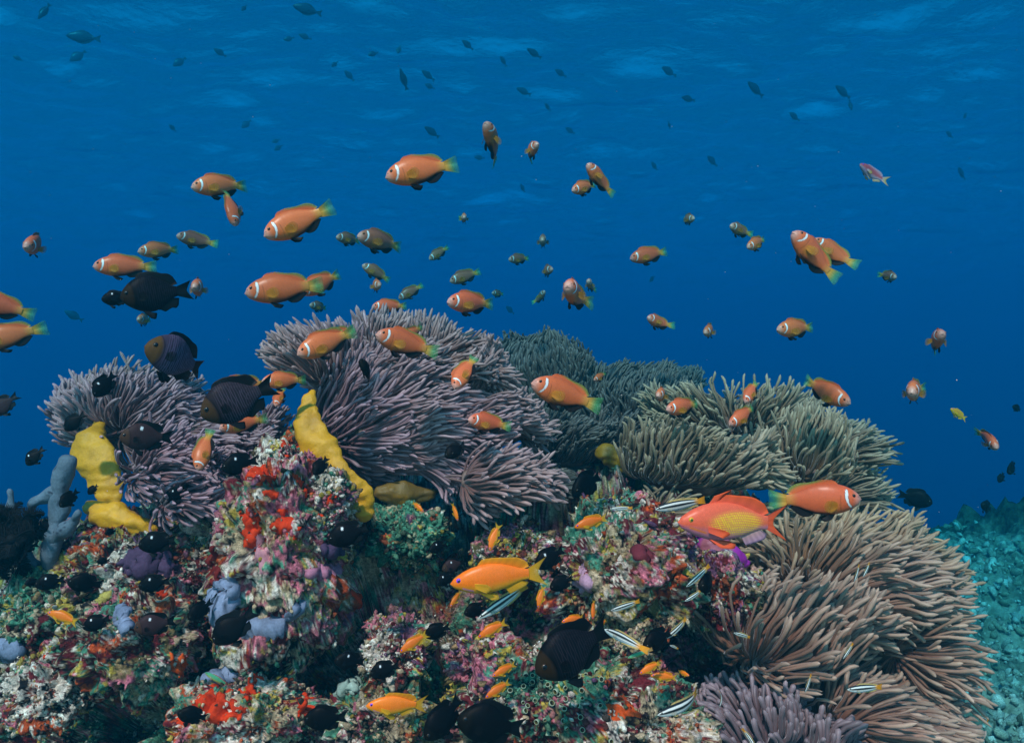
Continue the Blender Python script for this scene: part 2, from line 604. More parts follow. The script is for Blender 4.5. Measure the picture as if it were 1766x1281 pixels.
# --- anemonefish
def make_anemonefish(dark=0.0):
    fs = Fish('anemonefish', 'fish')
    orange, face, black, white, yel = (0.76, 0.155, 0.050), (0.72, 0.34, 0.27), (0.012, 0.009, 0.010), (0.85, 0.88, 0.9), (0.62, 0.30, 0.02)
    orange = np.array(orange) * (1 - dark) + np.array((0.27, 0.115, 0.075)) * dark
    top = [(0, 0.004), (.02, .045), (.05, .085), (.10, .128), (.17, .168), (.26, .198), (.36, .208), (.46, .196), (.56, .163), (.65, .118), (.73, .078), (.80, .062)]
    top = [(x, z * .91) for x, z in top]
    bot = [(0, -.012), (.02, -.045), (.06, -.085), (.12, -.122), (.2, -.158), (.3, -.184), (.4, -.188), (.5, -.172), (.6, -.132), (.68, -.09), (.74, -.068), (.80, -.058)]
    bot = [(x, z * .91) for x, z in bot]
    wid = [(0, .012), (.02, .04), (.06, .066), (.12, .088), (.2, .102), (.3, .104), (.42, .092), (.55, .066), (.68, .036), (.80, .016)]

    def bc(U, z, H, V):
        C = mixc(orange, face, 1 - sstep(0.02, 0.13, U + 0.12 * np.clip(z, -1, .05)))
        C = mixc(np.ones_like(C), np.ones_like(C), 0 * U) * C
        back = sstep(0.55, 1.0, H) * sstep(0.12, 0.3, U)
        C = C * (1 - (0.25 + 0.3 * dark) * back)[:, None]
        yl = np.exp(-(((U - .33) / .07) ** 2 + ((z + .07) / .06) ** 2)) * 0.7
        C = C * (1 - yl[:, None]) + np.array(yel) * yl[:, None]
        pd = sstep(0.66, 0.80, U) * 0.8
        C = C * (1 - pd[:, None]) + np.array((0.68, 0.33, 0.06)) * pd[:, None]
        bl = sstep(-0.70, -0.93, H) * sstep(0.27, 0.42, U) * (1 - sstep(0.66, 0.74, U))
        C = C * (1 - bl[:, None]) + np.array(black) * bl[:, None]
        sp = (vnoise(V * 130, 3) > 0.72)
        C = np.where((sp & (U < .3) & (U > .03))[:, None], C * 0.75, C)
        # opercle edge
        oe = np.exp(-((U - (.245 - 0.9 * (z + .02) ** 2)) / .006) ** 2) * (np.abs(z + .03) < .09)
        C = C * (1 - 0.35 * oe[:, None])
        ctr = 0.172 + 0.03 * H - 0.05 * H ** 2
        wbar = 0.0135 * (1 + 0.25 * np.sin(H * 5)) * np.clip((0.86 - H) * 6, 0, 1) * np.clip((H + 0.80) * 5, 0, 1)
        d = np.abs(U - ctr)
        C = np.where((d < wbar + .005)[:, None] & (wbar > .002)[:, None], C * 0.35, C)
        C = np.where((d < wbar)[:, None], white, C)
        mo = (U < .032) & (np.abs(z + .018 + U * .35) < .0035)
        C = np.where(mo[:, None], (0.12, 0.05, 0.05), C)
        nos = np.hypot(U - .045, z - .035) < .006
        C = np.where(nos[:, None], (0.15, 0.06, 0.05), C)
        return C
    V, q, C = body(top, bot, wid, .80, bc, 120, 44)
    fs.add('body', V, q, C, M_SKIN)
    eye_part(fs, V, .098, .052, .0235, (0.006, 0.006, 0.008), np.array((0.30, 0.11, 0.03)), pr=0.72)
    x = np.linspace(.19, .735, 26)
    zt = curve(x, top)
    s = np.linspace(0, 1, 26)
    hgt = 0.044 * sstep(0, .12, s) * (1 - 0.25 * np.sin(np.pi * np.clip((s - .35) / .35, 0, 1))) + 0.022 * np.exp(-((s - .82) / .12) ** 2)
    hgt *= 1 - 0.8 * sstep(.93, 1.0, s)
    zig = 1 - 0.12 * (np.arange(26) % 2) * (s < .55)
    base = np.stack([x, 0 * x, zt - .012], 1)
    tip = np.stack([x + .035 * s + .03, 0.006 * np.sin(s * 6), zt + hgt * zig], 1)
    green = (0.22, 0.30, 0.06)
    fs.add('dorsal_fin', *fin(base, tip, lambda S, R: c4(mixc(orange * 0.9, green, sstep(.35, .95, R) * sstep(.2, .5, S)) * (0.85 + .15 * rays(S, 26))[:, None], 1 - 0.45 * sstep(.5, 1, R))), M_FIN)
    x = np.linspace(.50, .725, 14)
    s = np.linspace(0, 1, 14)
    base = np.stack([x, 0 * x, curve(x, bot) + .012], 1)
    tip = np.stack([x + .05, 0 * x, curve(x, bot) - .062 * np.sin(np.pi * np.clip(s * .8 + .15, 0, 1))], 1)
    fs.add('anal_fin', *fin(base, tip, lambda S, R: c4(np.tile(black, (len(S), 1)), np.ones(len(S)))), M_FIN)
    z = np.linspace(-1, 1, 19)
    base = np.stack([.775 + 0 * z, 0 * z, z * .056], 1)
    tip = np.stack([.985 + .015 * np.abs(z) - .02 * z ** 6, 0.01 * np.sin(z * 5), z * .118], 1)
    fs.add('tail_fin', *fin(base, tip, lambda S, R: c4(mixc((0.66, 0.34, 0.05), (0.10, 0.42, 0.16), sstep(.15, .75, R)) * (0.8 + .2 * rays(S, 14))[:, None], 1 - 0.80 * sstep(.2, 1.0, R)), 10), M_FIN)
    paired_fin(fs, 'pelvic_fin', (.29, .035, -.150), (.35, .025, -.162), [(.34, .06, -.215), (.41, .06, -.235), (.455, .045, -.205)],
               lambda S, R: c4(np.tile(black, (len(S), 1)), np.ones(len(S))))
    paired_fin(fs, 'pectoral_fin', (.275, .098, -.015), (.285, .096, -.085), [(.345, .15, .022), (.405, .175, .012), (.435, .185, -.045), (.415, .175, -.10), (.355, .15, -.125)],
               lambda S, R: c4(mixc(np.array((0.66, 0.22, 0.02)) * (1 - .5 * dark), np.array((0.60, 0.28, 0.03)) * (1 - .4 * dark), R) * (0.7 + .3 * rays(S, 11))[:, None], .9 * np.clip(np.sin(np.pi * (.06 + .88 * S)) * 1.5, .1, 1) * (1 - 0.75 * sstep(.2, 1, R))), rows=7)
    return fs


def fish_std(kind, cat, top, bot, wid, xe, bc, eye, dorsal, anal, tail, pelv, pect, nu=90, nv=36, skin=None):
    """Common builder. eye=(x,z,r,pupil,iris,pr); dorsal/anal=(x0,x1,hfun,colf); tail=(zbase,tipfun,colf); pelv/pect=(b0,b1,tips,colf)."""
    fs = Fish(kind, cat)
    V, q, C = body(top, bot, wid, xe, bc, nu, nv)
    fs.add('body', V, q, C, skin or M_SKIN)
    ex, ez, er, pu, ir, pr = eye
    eye_part(fs, V, ex, ez, er, pu, np.array(ir), pr=pr)
    n = 26
    s = np.linspace(0, 1, n)
    for nm, fn, prof, sg in (('dorsal_fin', dorsal, top, 1), ('anal_fin', anal, bot, -1)):
        x0, x1, hf, cf = fn
        x = np.linspace(x0, x1, n)
        z = curve(x, prof)
        base = np.stack([x, 0 * x, z - sg * .012], 1)
        h, sw = hf(s)
        tip = np.stack([x + sw, 0.005 * np.sin(s * 7), z + sg * h], 1)
        fs.add(nm, *fin(base, tip, cf), M_FIN)
    zb, tf, cf = tail
    z = np.linspace(-1, 1, 25)
    base = np.stack([xe - .02 + 0 * z, 0 * z, z * zb], 1)
    fs.add('tail_fin', *fin(base, tf(z), cf, 10), M_FIN)
    paired_fin(fs, 'pelvic_fin', *pelv)
    paired_fin(fs, 'pectoral_fin', *pect)
    return fs


def flatc(c, a0=1.0, a1=None, edge=None):
    a1 = a0 if a1 is None else a1
    return lambda S, R: c4(mixc(c, c if edge is None else edge, sstep(.5, 1, R)) * (0.85 + .15 * rays(S, 18))[:, None], a0 + (a1 - a0) * sstep(.4, 1, R))


# --- black damselfish (scaled) and its small white-spotted young
def scales(x, z, n=34):
    """Scale edge pattern 0..1 in rows."""
    a = x * n
    b = z * n * 1.25
    col_ = np.floor(a)
    fb = (b + 0.5 * (col_ % 2)) % 1.0 - 0.5
    fa = a - col_
    return np.clip(1 - np.abs(fa - 0.30 - 1.6 * fb ** 2 * 1.0) / 0.25, 0, 1)


def make_damselfish(base=(0.010, 0.009, 0.012), edge=(0.10, 0.085, 0.16), head=(0.055, 0.035, 0.014), spot=False, kind='black_damselfish', amt=1.0, nu=150):
    top = [(0, .0), (.03, .07), (.07, .125), (.13, .185), (.2, .235), (.29, .275), (.38, .285), (.48, .262), (.57, .21), (.65, .145), (.72, .092), (.78, .075)]
    bot = [(0, -.02), (.03, -.07), (.08, -.125), (.15, -.18), (.23, -.225), (.33, -.258), (.43, -.258), (.52, -.225), (.6, -.172), (.67, -.118), (.73, -.083), (.78, -.07)]
    wid = [(0, .012), (.03, .042), (.08, .07), (.15, .094), (.25, .106), (.36, .1), (.5, .075), (.62, .046), (.78, .018)]

    def bc(U, z, H, V):
        C = np.tile(base, (len(U), 1)).astype(float)
        if amt:
            sc = scales(U, z) * sstep(.20, .30, U) * (0.55 + 0.45 * sstep(.9, .2, H)) * amt
            C = mixc(base, edge, np.clip(sc, 0, 1))
        hd = 1 - sstep(.17, .22, U + .25 * (z + .02) ** 2 * 4)
        C = C * (1 - hd[:, None]) + np.array(head) * hd[:, None]
        oe = np.exp(-((U - (.215 - 1.1 * (z + .03) ** 2)) / .008) ** 2)
        C = C * (1 - 0.6 * oe[:, None])
        if spot:
            d = np.hypot(U - .40, z - .185)
            C = np.where((d < .030)[:, None], (0.8, 0.85, 0.9), C)
        return C
    dk = (0.0035, 0.003, 0.004)
    hf = lambda s: (0.055 * sstep(0, .1, s) + 0.05 * np.exp(-((s - .85) / .13) ** 2) - .055 * sstep(.93, 1, s), .03 + .06 * s)
    ha = lambda s: (0.06 * sstep(0, .3, s) + 0.05 * np.exp(-((s - .8) / .15) ** 2) - .07 * sstep(.92, 1, s), .03 + .06 * s)
    tf = lambda z: np.stack([.915 + .085 * np.abs(z) ** 1.3, .008 * np.sin(z * 4), z * .15], 1)
    return fish_std(kind, 'fish', top, bot, wid, .78, bc, (.105, .05, .036, (0.004, 0.004, 0.008), (0.05, 0.032, 0.015), .78),
                    (.2, .71, hf, flatc(dk)), (.46, .70, ha, flatc(dk)), (.066, tf, flatc(dk, 1, .95)),
                    ((.27, .05, -.24), (.34, .04, -.252), [(.36, .07, -.35), (.42, .06, -.365), (.45, .05, -.29)], flatc(dk)),
                    ((.25, .1, .0), (.255, .1, -.08), [(.31, .13, .04), (.37, .15, .03), (.40, .155, -.03), (.38, .15, -.09), (.32, .13, -.11)], flatc(dk, .45, .05)), nu, 60 if nu > 100 else 40, M_DARK)


# --- sea goldies
AT_TOP = [(0, .0), (.03, .035), (.08, .068), (.14, .1), (.22, .13), (.32, .15), (.42, .152), (.52, .138), (.62, .108), (.7, .075), (.76, .057), (.8, .052)]
AT_BOT = [(0, -.02), (.03, -.045), (.08, -.07), (.15, -.1), (.25, -.128), (.36, -.138), (.46, -.13), (.56, -.108), (.65, -.078), (.72, -.056), (.8, -.05)]
AT_WID = [(0, .01), (.03, .03), (.08, .05), (.16, .066), (.26, .072), (.38, .068), (.52, .052), (.66, .032), (.8, .014)]


def make_goldie(kind='orange_goldie', orange=(0.88, 0.18, 0.006), yel=(0.82, 0.36, 0.010)):
    def bc(U, z, H, V):
        C = mixc(orange, yel, sstep(-.05, -.85, H))
        sc = scales(U, z, 60) * sstep(.2, .28, U)
        C = C * (1 - .10 * sc[:, None]) + np.array((.7, .2, .18)) * (.20 * sc[:, None])
        st = np.exp(-((z + .045 + .35 * (U - .1)) / .007) ** 2) * (U > .12) * (U < .23)
        C = C * (1 - st[:, None]) + np.array((.55, .18, .55)) * st[:, None]
        mo = (U < .05) & (np.abs(z + .018 + U * .3) < .003)
        return np.where(mo[:, None], (.4, .1, .02), C)
    hf = lambda s: (0.055 * sstep(0, .12, s) + .02 * np.exp(-((s - .8) / .15) ** 2) - .05 * sstep(.94, 1, s), .03 + .05 * s)
    ha = lambda s: (0.075 * sstep(0, .2, s) * (1 - .5 * s) - .02 * sstep(.94, 1, s), .03 + .06 * s)
    tf = lambda z: np.stack([.90 + .10 * np.abs(z) ** 1.5, 0 * z, z * .15], 1)
    fo = lambda S, R: c4(mixc(orange, yel, R) * (0.85 + .15 * rays(S, 18))[:, None], 1 - .35 * R)
    fy = lambda S, R: c4(mixc(yel, (0.75, 0.45, 0.03), R) * (0.8 + .2 * rays(S, 14))[:, None], 1 - .5 * R)
    return fish_std(kind, 'fish', AT_TOP, AT_BOT, AT_WID, .8, bc, (.088, .028, .026, (0.01, 0.03, 0.02), (0.30, 0.06, 0.75), .5),
                    (.24, .73, hf, fo), (.52, .70, ha, fy), (.047, tf, fy),
                    ((.28, .03, -.12), (.33, .03, -.13), [(.40, .05, -.20), (.47, .04, -.20), (.47, .03, -.16)], fy),
                    ((.24, .07, -.01), (.245, .07, -.06), [(.36, .11, -.02), (.40, .11, -.07), (.35, .1, -.11)], fy), 110, 40)


def make_male_goldie():
    red = (0.80, 0.11, 0.060)

    def bc(U, z, H, V):
        C = mixc(red, (0.66, 0.22, 0.32), sstep(-.1, -.8, H))
        yl = np.exp(-(((U - .50) / .20) ** 2 + ((z - .0) / .085) ** 2))
        C = C * (1 - .45 * yl[:, None]) + np.array((.80, .36, .18)) * (.45 * yl[:, None])
        a, b = U * 50, (z + .02 * np.sin(U * 9)) * 50
        r_ = np.floor(b)
        dd = np.hypot((a + .5 * (r_ % 2)) % 1 - .5, b - r_ - .5)
        dot = (1 - sstep(.30, .46, dd)) * sstep(.12, .45, yl)
        C = C * (1 - dot[:, None]) + np.array((.92, .66, .01)) * dot[:, None]
        st = np.exp(-((z + .035 + .30 * (U - .09)) / .009) ** 2) * sstep(.08, .1, U) * (1 - sstep(.22, .25, U))
        C = C * (1 - st[:, None]) + np.array((.92, .20, .02)) * st[:, None]
        mo = (U < .06) & (np.abs(z + .018 + U * .3) < .0022)
        return np.where(mo[:, None], (.45, .05, .06), C)
    fr = lambda S, R: c4(mixc(red, (0.85, 0.12, 0.03), R) * (0.85 + .15 * rays(S, 20))[:, None] * 1.0, 1 - .12 * R)
    fa = lambda S, R: c4(mixc((.60, .35, .30), (.55, .32, .5), R) * (0.75 + .25 * rays(S, 20))[:, None], 1 - .25 * R)
    hf = lambda s: (0.060 * sstep(0, .08, s) + .025 * np.exp(-((s - .75) / .2) ** 2) - .055 * sstep(.93, 1, s) + .055 * np.exp(-((s - .15) / .03) ** 2), .03 + .04 * s + .13 * np.exp(-((s - .15) / .03) ** 2))
    ha = lambda s: (0.085 * sstep(0, .25, s) * (1 - .15 * s) - .04 * sstep(.94, 1, s), .03 + .05 * s)
    tf = lambda z: np.stack([.855 + .145 * np.abs(z) ** 2.2, 0 * z, z * (.11 + .055 * np.abs(z) ** 3)], 1)
    t2 = [(x, z * 1.12) for x, z in AT_TOP]
    b2 = [(x, z * 1.08) for x, z in AT_BOT]
    return fish_std('spotted_goldie', 'fish', t2, b2, AT_WID, .8, bc, (.102, .028, .023, (0.015, 0.10, 0.03), (0.75, 0.40, 0.02), .6),
                    (.24, .74, hf, fr), (.53, .72, ha, fa), (.05, tf, fr),
                    ((.27, .03, -.135), (.33, .03, -.145), [(.36, .06, -.20), (.48, .05, -.205), (.50, .04, -.165)], fr),
                    ((.24, .07, -.02), (.245, .07, -.07), [(.37, .1, -.045), (.42, .1, -.075), (.36, .1, -.11)], fr), 220, 110)


# --- striped wrasse
def make_wrasse(kind='striped_wrasse', pale=(0.80, 0.84, 0.80), dark=(0.012, 0.018, 0.022), tailc=(0.85, 0.34, 0.015), plain=False):
    top = [(0, .0), (.04, .03), (.1, .052), (.2, .076), (.35, .09), (.5, .088), (.65, .072), (.76, .052), (.84, .045)]
    bot = [(0, -.006), (.04, -.03), (.1, -.052), (.2, -.074), (.35, -.086), (.5, -.082), (.65, -.066), (.76, -.05), (.84, -.044)]
    wid = [(0, .006), (.04, .022), (.12, .042), (.25, .052), (.45, .05), (.65, .034), (.84, .012)]

    def bc(U, z, H, V):
        C = mixc(pale, np.array(pale) * (0.8, 0.95, 1.1), sstep(-.3, -.9, H))
        if plain:
            return mixc((0.10, 0.42, 0.22), (0.45, 0.45, 0.10), sstep(.2, -.8, H))
        s1 = sstep(.70, .80, H)
        s2 = sstep(.32, .22, np.abs(H - .12)) * sstep(.015, .04, U)
        s3 = sstep(.12, .05, np.abs(H + .62)) * .6 * sstep(.2, .3, U)
        k = np.clip(s1 + s2 + s3, 0, 1)
        C = C * (1 - k[:, None]) + np.array(dark) * k[:, None]
        y = sstep(.72, .84, U) * .85
        return C * (1 - y[:, None]) + np.array(tailc) * y[:, None]
    hf = lambda s: (0.028 * sstep(0, .1, s) - .02 * sstep(.95, 1, s), .02 + .03 * s)
    tf = lambda z: np.stack([.985 + .015 * np.abs(z), 0 * z, z * .075], 1)
    fd = flatc(tailc if not plain else (.5, .3, .1), .9, .5)
    fb = flatc((.75, .55, .2) if not plain else (.6, .25, .2), .8, .4)
    fs = fish_std(kind, 'fish', top, bot, wid, .84, bc, (.075, .018, .017, (0.01, 0.01, 0.01), (0.35, 0.35, 0.3), .65),
                  (.22, .80, hf, fb), (.48, .80, hf, fb), (.042, tf, fd),
                  ((.26, .02, -.075), (.29, .02, -.078), [(.31, .03, -.1), (.36, .025, -.105), (.36, .02, -.09)], fb),
                  ((.22, .05, -.005), (.222, .05, -.035), [(.29, .075, .0), (.31, .08, -.03), (.285, .075, -.05)], flatc((.6, .6, .5), .5, .2)), 90, 40)
    return fs


# --- far dark fish, one mesh each
def make_far(kind, tall, tailw, fork, colr):
    k = tall / .2
    top = [(0, 0), (.05, .055 * k), (.15, .12 * k), (.3, .18 * k), (.45, .19 * k), (.6, .14 * k), (.72, .06 * k), (.82, .035)]
    bot = [(x, -z * .92) for x, z in top]
    wid = [(0, .01), (.1, .05), (.3, .08), (.5, .07), (.7, .03), (.82, .012)]
    cf = lambda U, z, H, V: np.tile(colr, (len(U), 1)).astype(float)
    a = Acc()
    V, q, C = body(top, bot, wid, .82, cf, 30, 16)
    a.add(V, q, None, C)
    n = 16
    s = np.linspace(0, 1, n)
    for prof, sg in ((top, 1), (bot, -1)):
        x = np.linspace(.25, .76, n)
        z = curve(x, prof)
        f = fin(np.stack([x, 0 * x, z - sg * .01], 1), np.stack([x + .04, 0 * x, z + sg * .05 * np.sin(np.pi * np.clip(s * .9 + .06, 0, 1)) ** .6], 1), lambda S, R: np.tile(colr, (len(S), 1)))
        a.add(f[0], f[1], None, f[2])
    z = np.linspace(-1, 1, 13)
    f = fin(np.stack([.80 + 0 * z, 0 * z, z * .03], 1), np.stack([1 - fork * (1 - np.abs(z)), 0 * z, z * tailw], 1), lambda S, R: np.tile(colr, (len(S), 1)))
    a.add(f[0], f[1], None, f[2])
    fs = Fish(kind, 'fish')
    fs.single = a
    return fs

# ------------------------------------------------------------------ reef rock
M_REEF = attr_mat('reef_crust', 0.85, 0.15, grain=0.7, grain_scale=260, bump=(190, 1.0, 0.005))
M_SPONGE = attr_mat('sponge_crust', 0.75, 0.2, grain=0.22, grain_scale=300, bump=(220, 0.5, 0.003))

PAL = {'tan': (0.27, 0.175, 0.085), 'olive': (0.13, 0.10, 0.04), 'pink': (0.50, 0.14, 0.19), 'maroon': (0.13, 0.014, 0.02), 'teal': (0.07, 0.23, 0.15),
       'white': (0.70, 0.58, 0.50), 'dark': (0.016, 0.014, 0.016), 'yellow': (0.42, 0.30, 0.05), 'violet': (0.17, 0.075, 0.16), 'rust': (0.40, 0.060, 0.015), 'cream': (0.46, 0.34, 0.22)}


def paint(V, seed=0, w=None):
    """Encrusting growth: patches of differently coloured organisms laid one over the other."""
    w = w or {}
    V = np.asarray(V)
    warp = np.stack([fbm(V * 40, 4, seed + 71, .65), fbm(V * 40, 4, seed + 72, .65), fbm(V * 40, 4, seed + 73, .65)], 1) * 0.013
    Q = V + warp
    C = mixc(PAL['tan'], PAL['olive'], sstep(-.3, .4, fbm(Q * 9, 3, seed + 1)))
    lay = [('violet', 6, .28, .12), ('pink', 6.5, .20, .10), ('teal', 6.5, .30, .12), ('maroon', 8, .27, .10), ('cream', 10, .36, .12), ('pink', 15, .46, .12), ('white', 8, .52, .10),
           ('dark', 19, .54, .2), ('yellow', 20, .56, .2), ('teal', 33, .54, .2), ('rust', 15, .64, .10), ('maroon', 38, .55, .15), ('white', 48, .66, .15), ('dark', 52, .58, .15)]
    for k, (n, fq, th, sf) in enumerate(lay):
        th = th - w.get(n, 0)
        m = sstep(th, th + sf, fbm(Q * fq * 1.35, 4, seed + 11 + 7 * k, .6))
        C = C * (1 - m[:, None]) + np.array(PAL[n]) * m[:, None]
    sp = vnoise(V * 330, seed + 5)
    C = C * (1 + 0.35 * sp[:, None]) * (1 + .35 * fbm(V * 75, 3, seed + 8, .7)[:, None])
    sp2 = vnoise(V * 210, seed + 6)
    C = np.where((sp2 > .62)[:, None], C * .4 + np.array(PAL['cream']) * .6, C)
    return np.clip(C * 1.06, 0.004, 0.9)


def vnormals(V, q):
    a = V[q[:, 2]] - V[q[:, 0]]
    b = V[q[:, 3]] - V[q[:, 1]]
    n = np.cross(a, b)
    N = np.zeros_like(V)
    for k in range(4):
        np.add.at(N, q[:, k], n)
    return N / (np.linalg.norm(N, axis=1)[:, None] + 1e-12)


HCOL = []
HOSTS = []          # (V, quads, normals): the surfaces on which crusts grow
RIDGE = [(-420, 1100), (-100, 1030), (40, 1000), (90, 950), (140, 925), (230, 925), (340, 915), (420, 870), (480, 860), (560, 850), (640, 910), (760, 940), (860, 905), (960, 888), (1090, 892),
         (1160, 950), (1230, 965), (1320, 945), (1450, 960), (1560, 1040), (1640, 1180), (1750, 1330), (1900, 1400)]
PITS = [(592, 1135, 42, .14), (560, 1200, 32, .10), (1166, 1000, 20, .16), (1150, 1060, 20, .14), (1180, 960, 18, .12), (720, 850, 55, .14), (860, 935, 40, .08), (235, 1215, 70, .10), (190, 1240, 45, .08),
        (430, 1010, 25, .05), (760, 1070, 25, .05), (690, 1140, 20, .05), (345, 1000, 22, .05), (960, 960, 25, .05), (1010, 870, 30, .08), (780, 1130, 22, .08), (660, 1060, 45, .08), (120, 1150, 30, .05)]


_r = np.random.RandomState(12)
PITS += [(_r.uniform(0, 1250), _r.uniform(920, 1290), _r.uniform(9, 24), _r.uniform(.03, .08)) for _ in range(60)]


def build_reef():
    nx, ny = 820, 470
    px = np.linspace(-420, 1880, nx)
    rx, ry = np.array(RIDGE, float).T
    top = np.interp(px, rx, ry)
    ker = np.hanning(25); ker /= ker.sum()
    top = np.convolve(np.pad(top, 12, 'edge'), ker, 'valid')
    s = np.linspace(0, 1, ny)
    sf = np.clip(s / .80, 0, 1)
    sb = np.clip((s - .80) / .20, 0, 1)
    S, T = np.meshgrid(sf, top, indexing='xy')
    SB = np.repeat(sb[None], nx, 0)
    py = 1440 + (T - 1440) * S
    d = 0.94 + 0.30 * S ** 1.25
    X = (px[:, None] - CX) / F * 1.10
    Y = d + 1.0 * SB
    Z = -(py - CY) / F * d + 0.06 * np.sin(np.clip(SB / .5, 0, 1) * np.pi / 2) - 1.0 * np.clip(SB - .55, 0, 1) ** 1.3
    X = np.repeat(X, ny, 1)
    p = np.stack([X.ravel(), Y.ravel(), Z.ravel()], 1)
    dirv = np.stack([0 * S, -(1 - .65 * S), .25 + .75 * S], -1).reshape(-1, 3)
    dirv /= np.linalg.norm(dirv, axis=1)[:, None]
    n1 = fbm(p * 5.0, 3, 101)
    n2 = fbm(p * 15, 3, 105)
    n3 = fbm(p * 42, 3, 109, .6)
    cell = 1 - np.abs(fbm(p * 26, 2, 113))
    h = 0.050 * n1 + 0.034 * n2 + 0.015 * n3 + 0.022 * (cell - .6) + .004 * fbm(p * 130, 2, 119)
    ppx = px[:, None].repeat(ny, 1).ravel()
    ppy = py.ravel()
    wob = 1 + .35 * fbm(p * 14, 2, 121)
    for a, b, r, k in PITS:
        h -= k * np.exp(-(((ppx - a) ** 2 + (ppy - b) ** 2) / (r * wob) ** 2)) * (SB.ravel() < .5)
    p = p + dirv * h[:, None] + np.stack([0.012 * fbm(p * 20, 2, 131), 0 * h, 0.012 * fbm(p * 20, 2, 135)], 1)
    q = grid_quads(nx, ny)
    C = paint(p, 0)
    # broad zones where one growth prevails
    C2 = paint(p, 300, {'teal': .25, 'pink': -.2, 'maroon': -.15})
    C3 = paint(p, 500, {'pink': .2, 'violet': .2, 'maroon': .12})
    z1 = sstep(.05, .3, fbm(p * 4.5, 2, 151))
    z2 = sstep(.05, .3, fbm(p * 4.5, 2, 157))
    C = C * (1 - z1[:, None]) + C2 * z1[:, None]
    C = C * (1 - z2[:, None]) + C3 * z2[:, None]
    tag(link('reef', mesh('reef', p, q[:, ::-1], None, C, [M_REEF])), kind='structure')
    HOSTS.append((p, q[:, ::-1], vnormals(p, q[:, ::-1])))
    HCOL.append(C)


def rock(cx, cy, d, rx, ry, rz, seed, w, label, amp=1.0, name='coral_rock', tilt=0.0, nu=130, nv=280, square=1.0, col=None, freq=1.0, group=None):
    k = d / F
    a = np.linspace(.02, np.pi - .02, nu)
    b = np.arange(nv) / nv * 2 * np.pi
    A, B = np.meshgrid(a, b, indexing='ij')
    n = np.stack([np.sin(A) * np.cos(B), np.sin(A) * np.sin(B), np.cos(A)], -1).reshape(-1, 3)
    n = np.sign(n) * np.abs(n) ** square
    r = np.array([rx * k, rz, ry * k])
    p = n * r
    nn = n / (np.linalg.norm(n, axis=1)[:, None])
    q0 = p * freq + seed * 3.7
    m = min(r)
    h = 0.28 * m * fbm(q0 * (1.0 / m) * .55, 3, seed) + amp * (0.017 * fbm(q0 * 34, 3, seed + 3, .6) + .014 * (1 - np.abs(fbm(q0 * 40, 2, seed + 9)) - .6) + 0.004 * fbm(q0 * 110, 2, seed + 5))
    p = p + nn * h[:, None]
    if tilt:
        c, s = math.cos(tilt), math.sin(tilt)
        p = np.stack([p[:, 0] * c + p[:, 2] * s, p[:, 1], -p[:, 0] * s + p[:, 2] * c], 1)
    p = p + P(cx, cy, d)
    q = grid_quads(nu, nv, True)
    C = paint(p, seed * 13, w)
    if col is not None: C = col(p, C)
    o = link(name, mesh(name, p, q, None, C, [M_REEF]))
    tag(o, label, 'coral rock', group)
    HOSTS.append((p, q, vnormals(p, q)))
    HCOL.append(C)
    return o


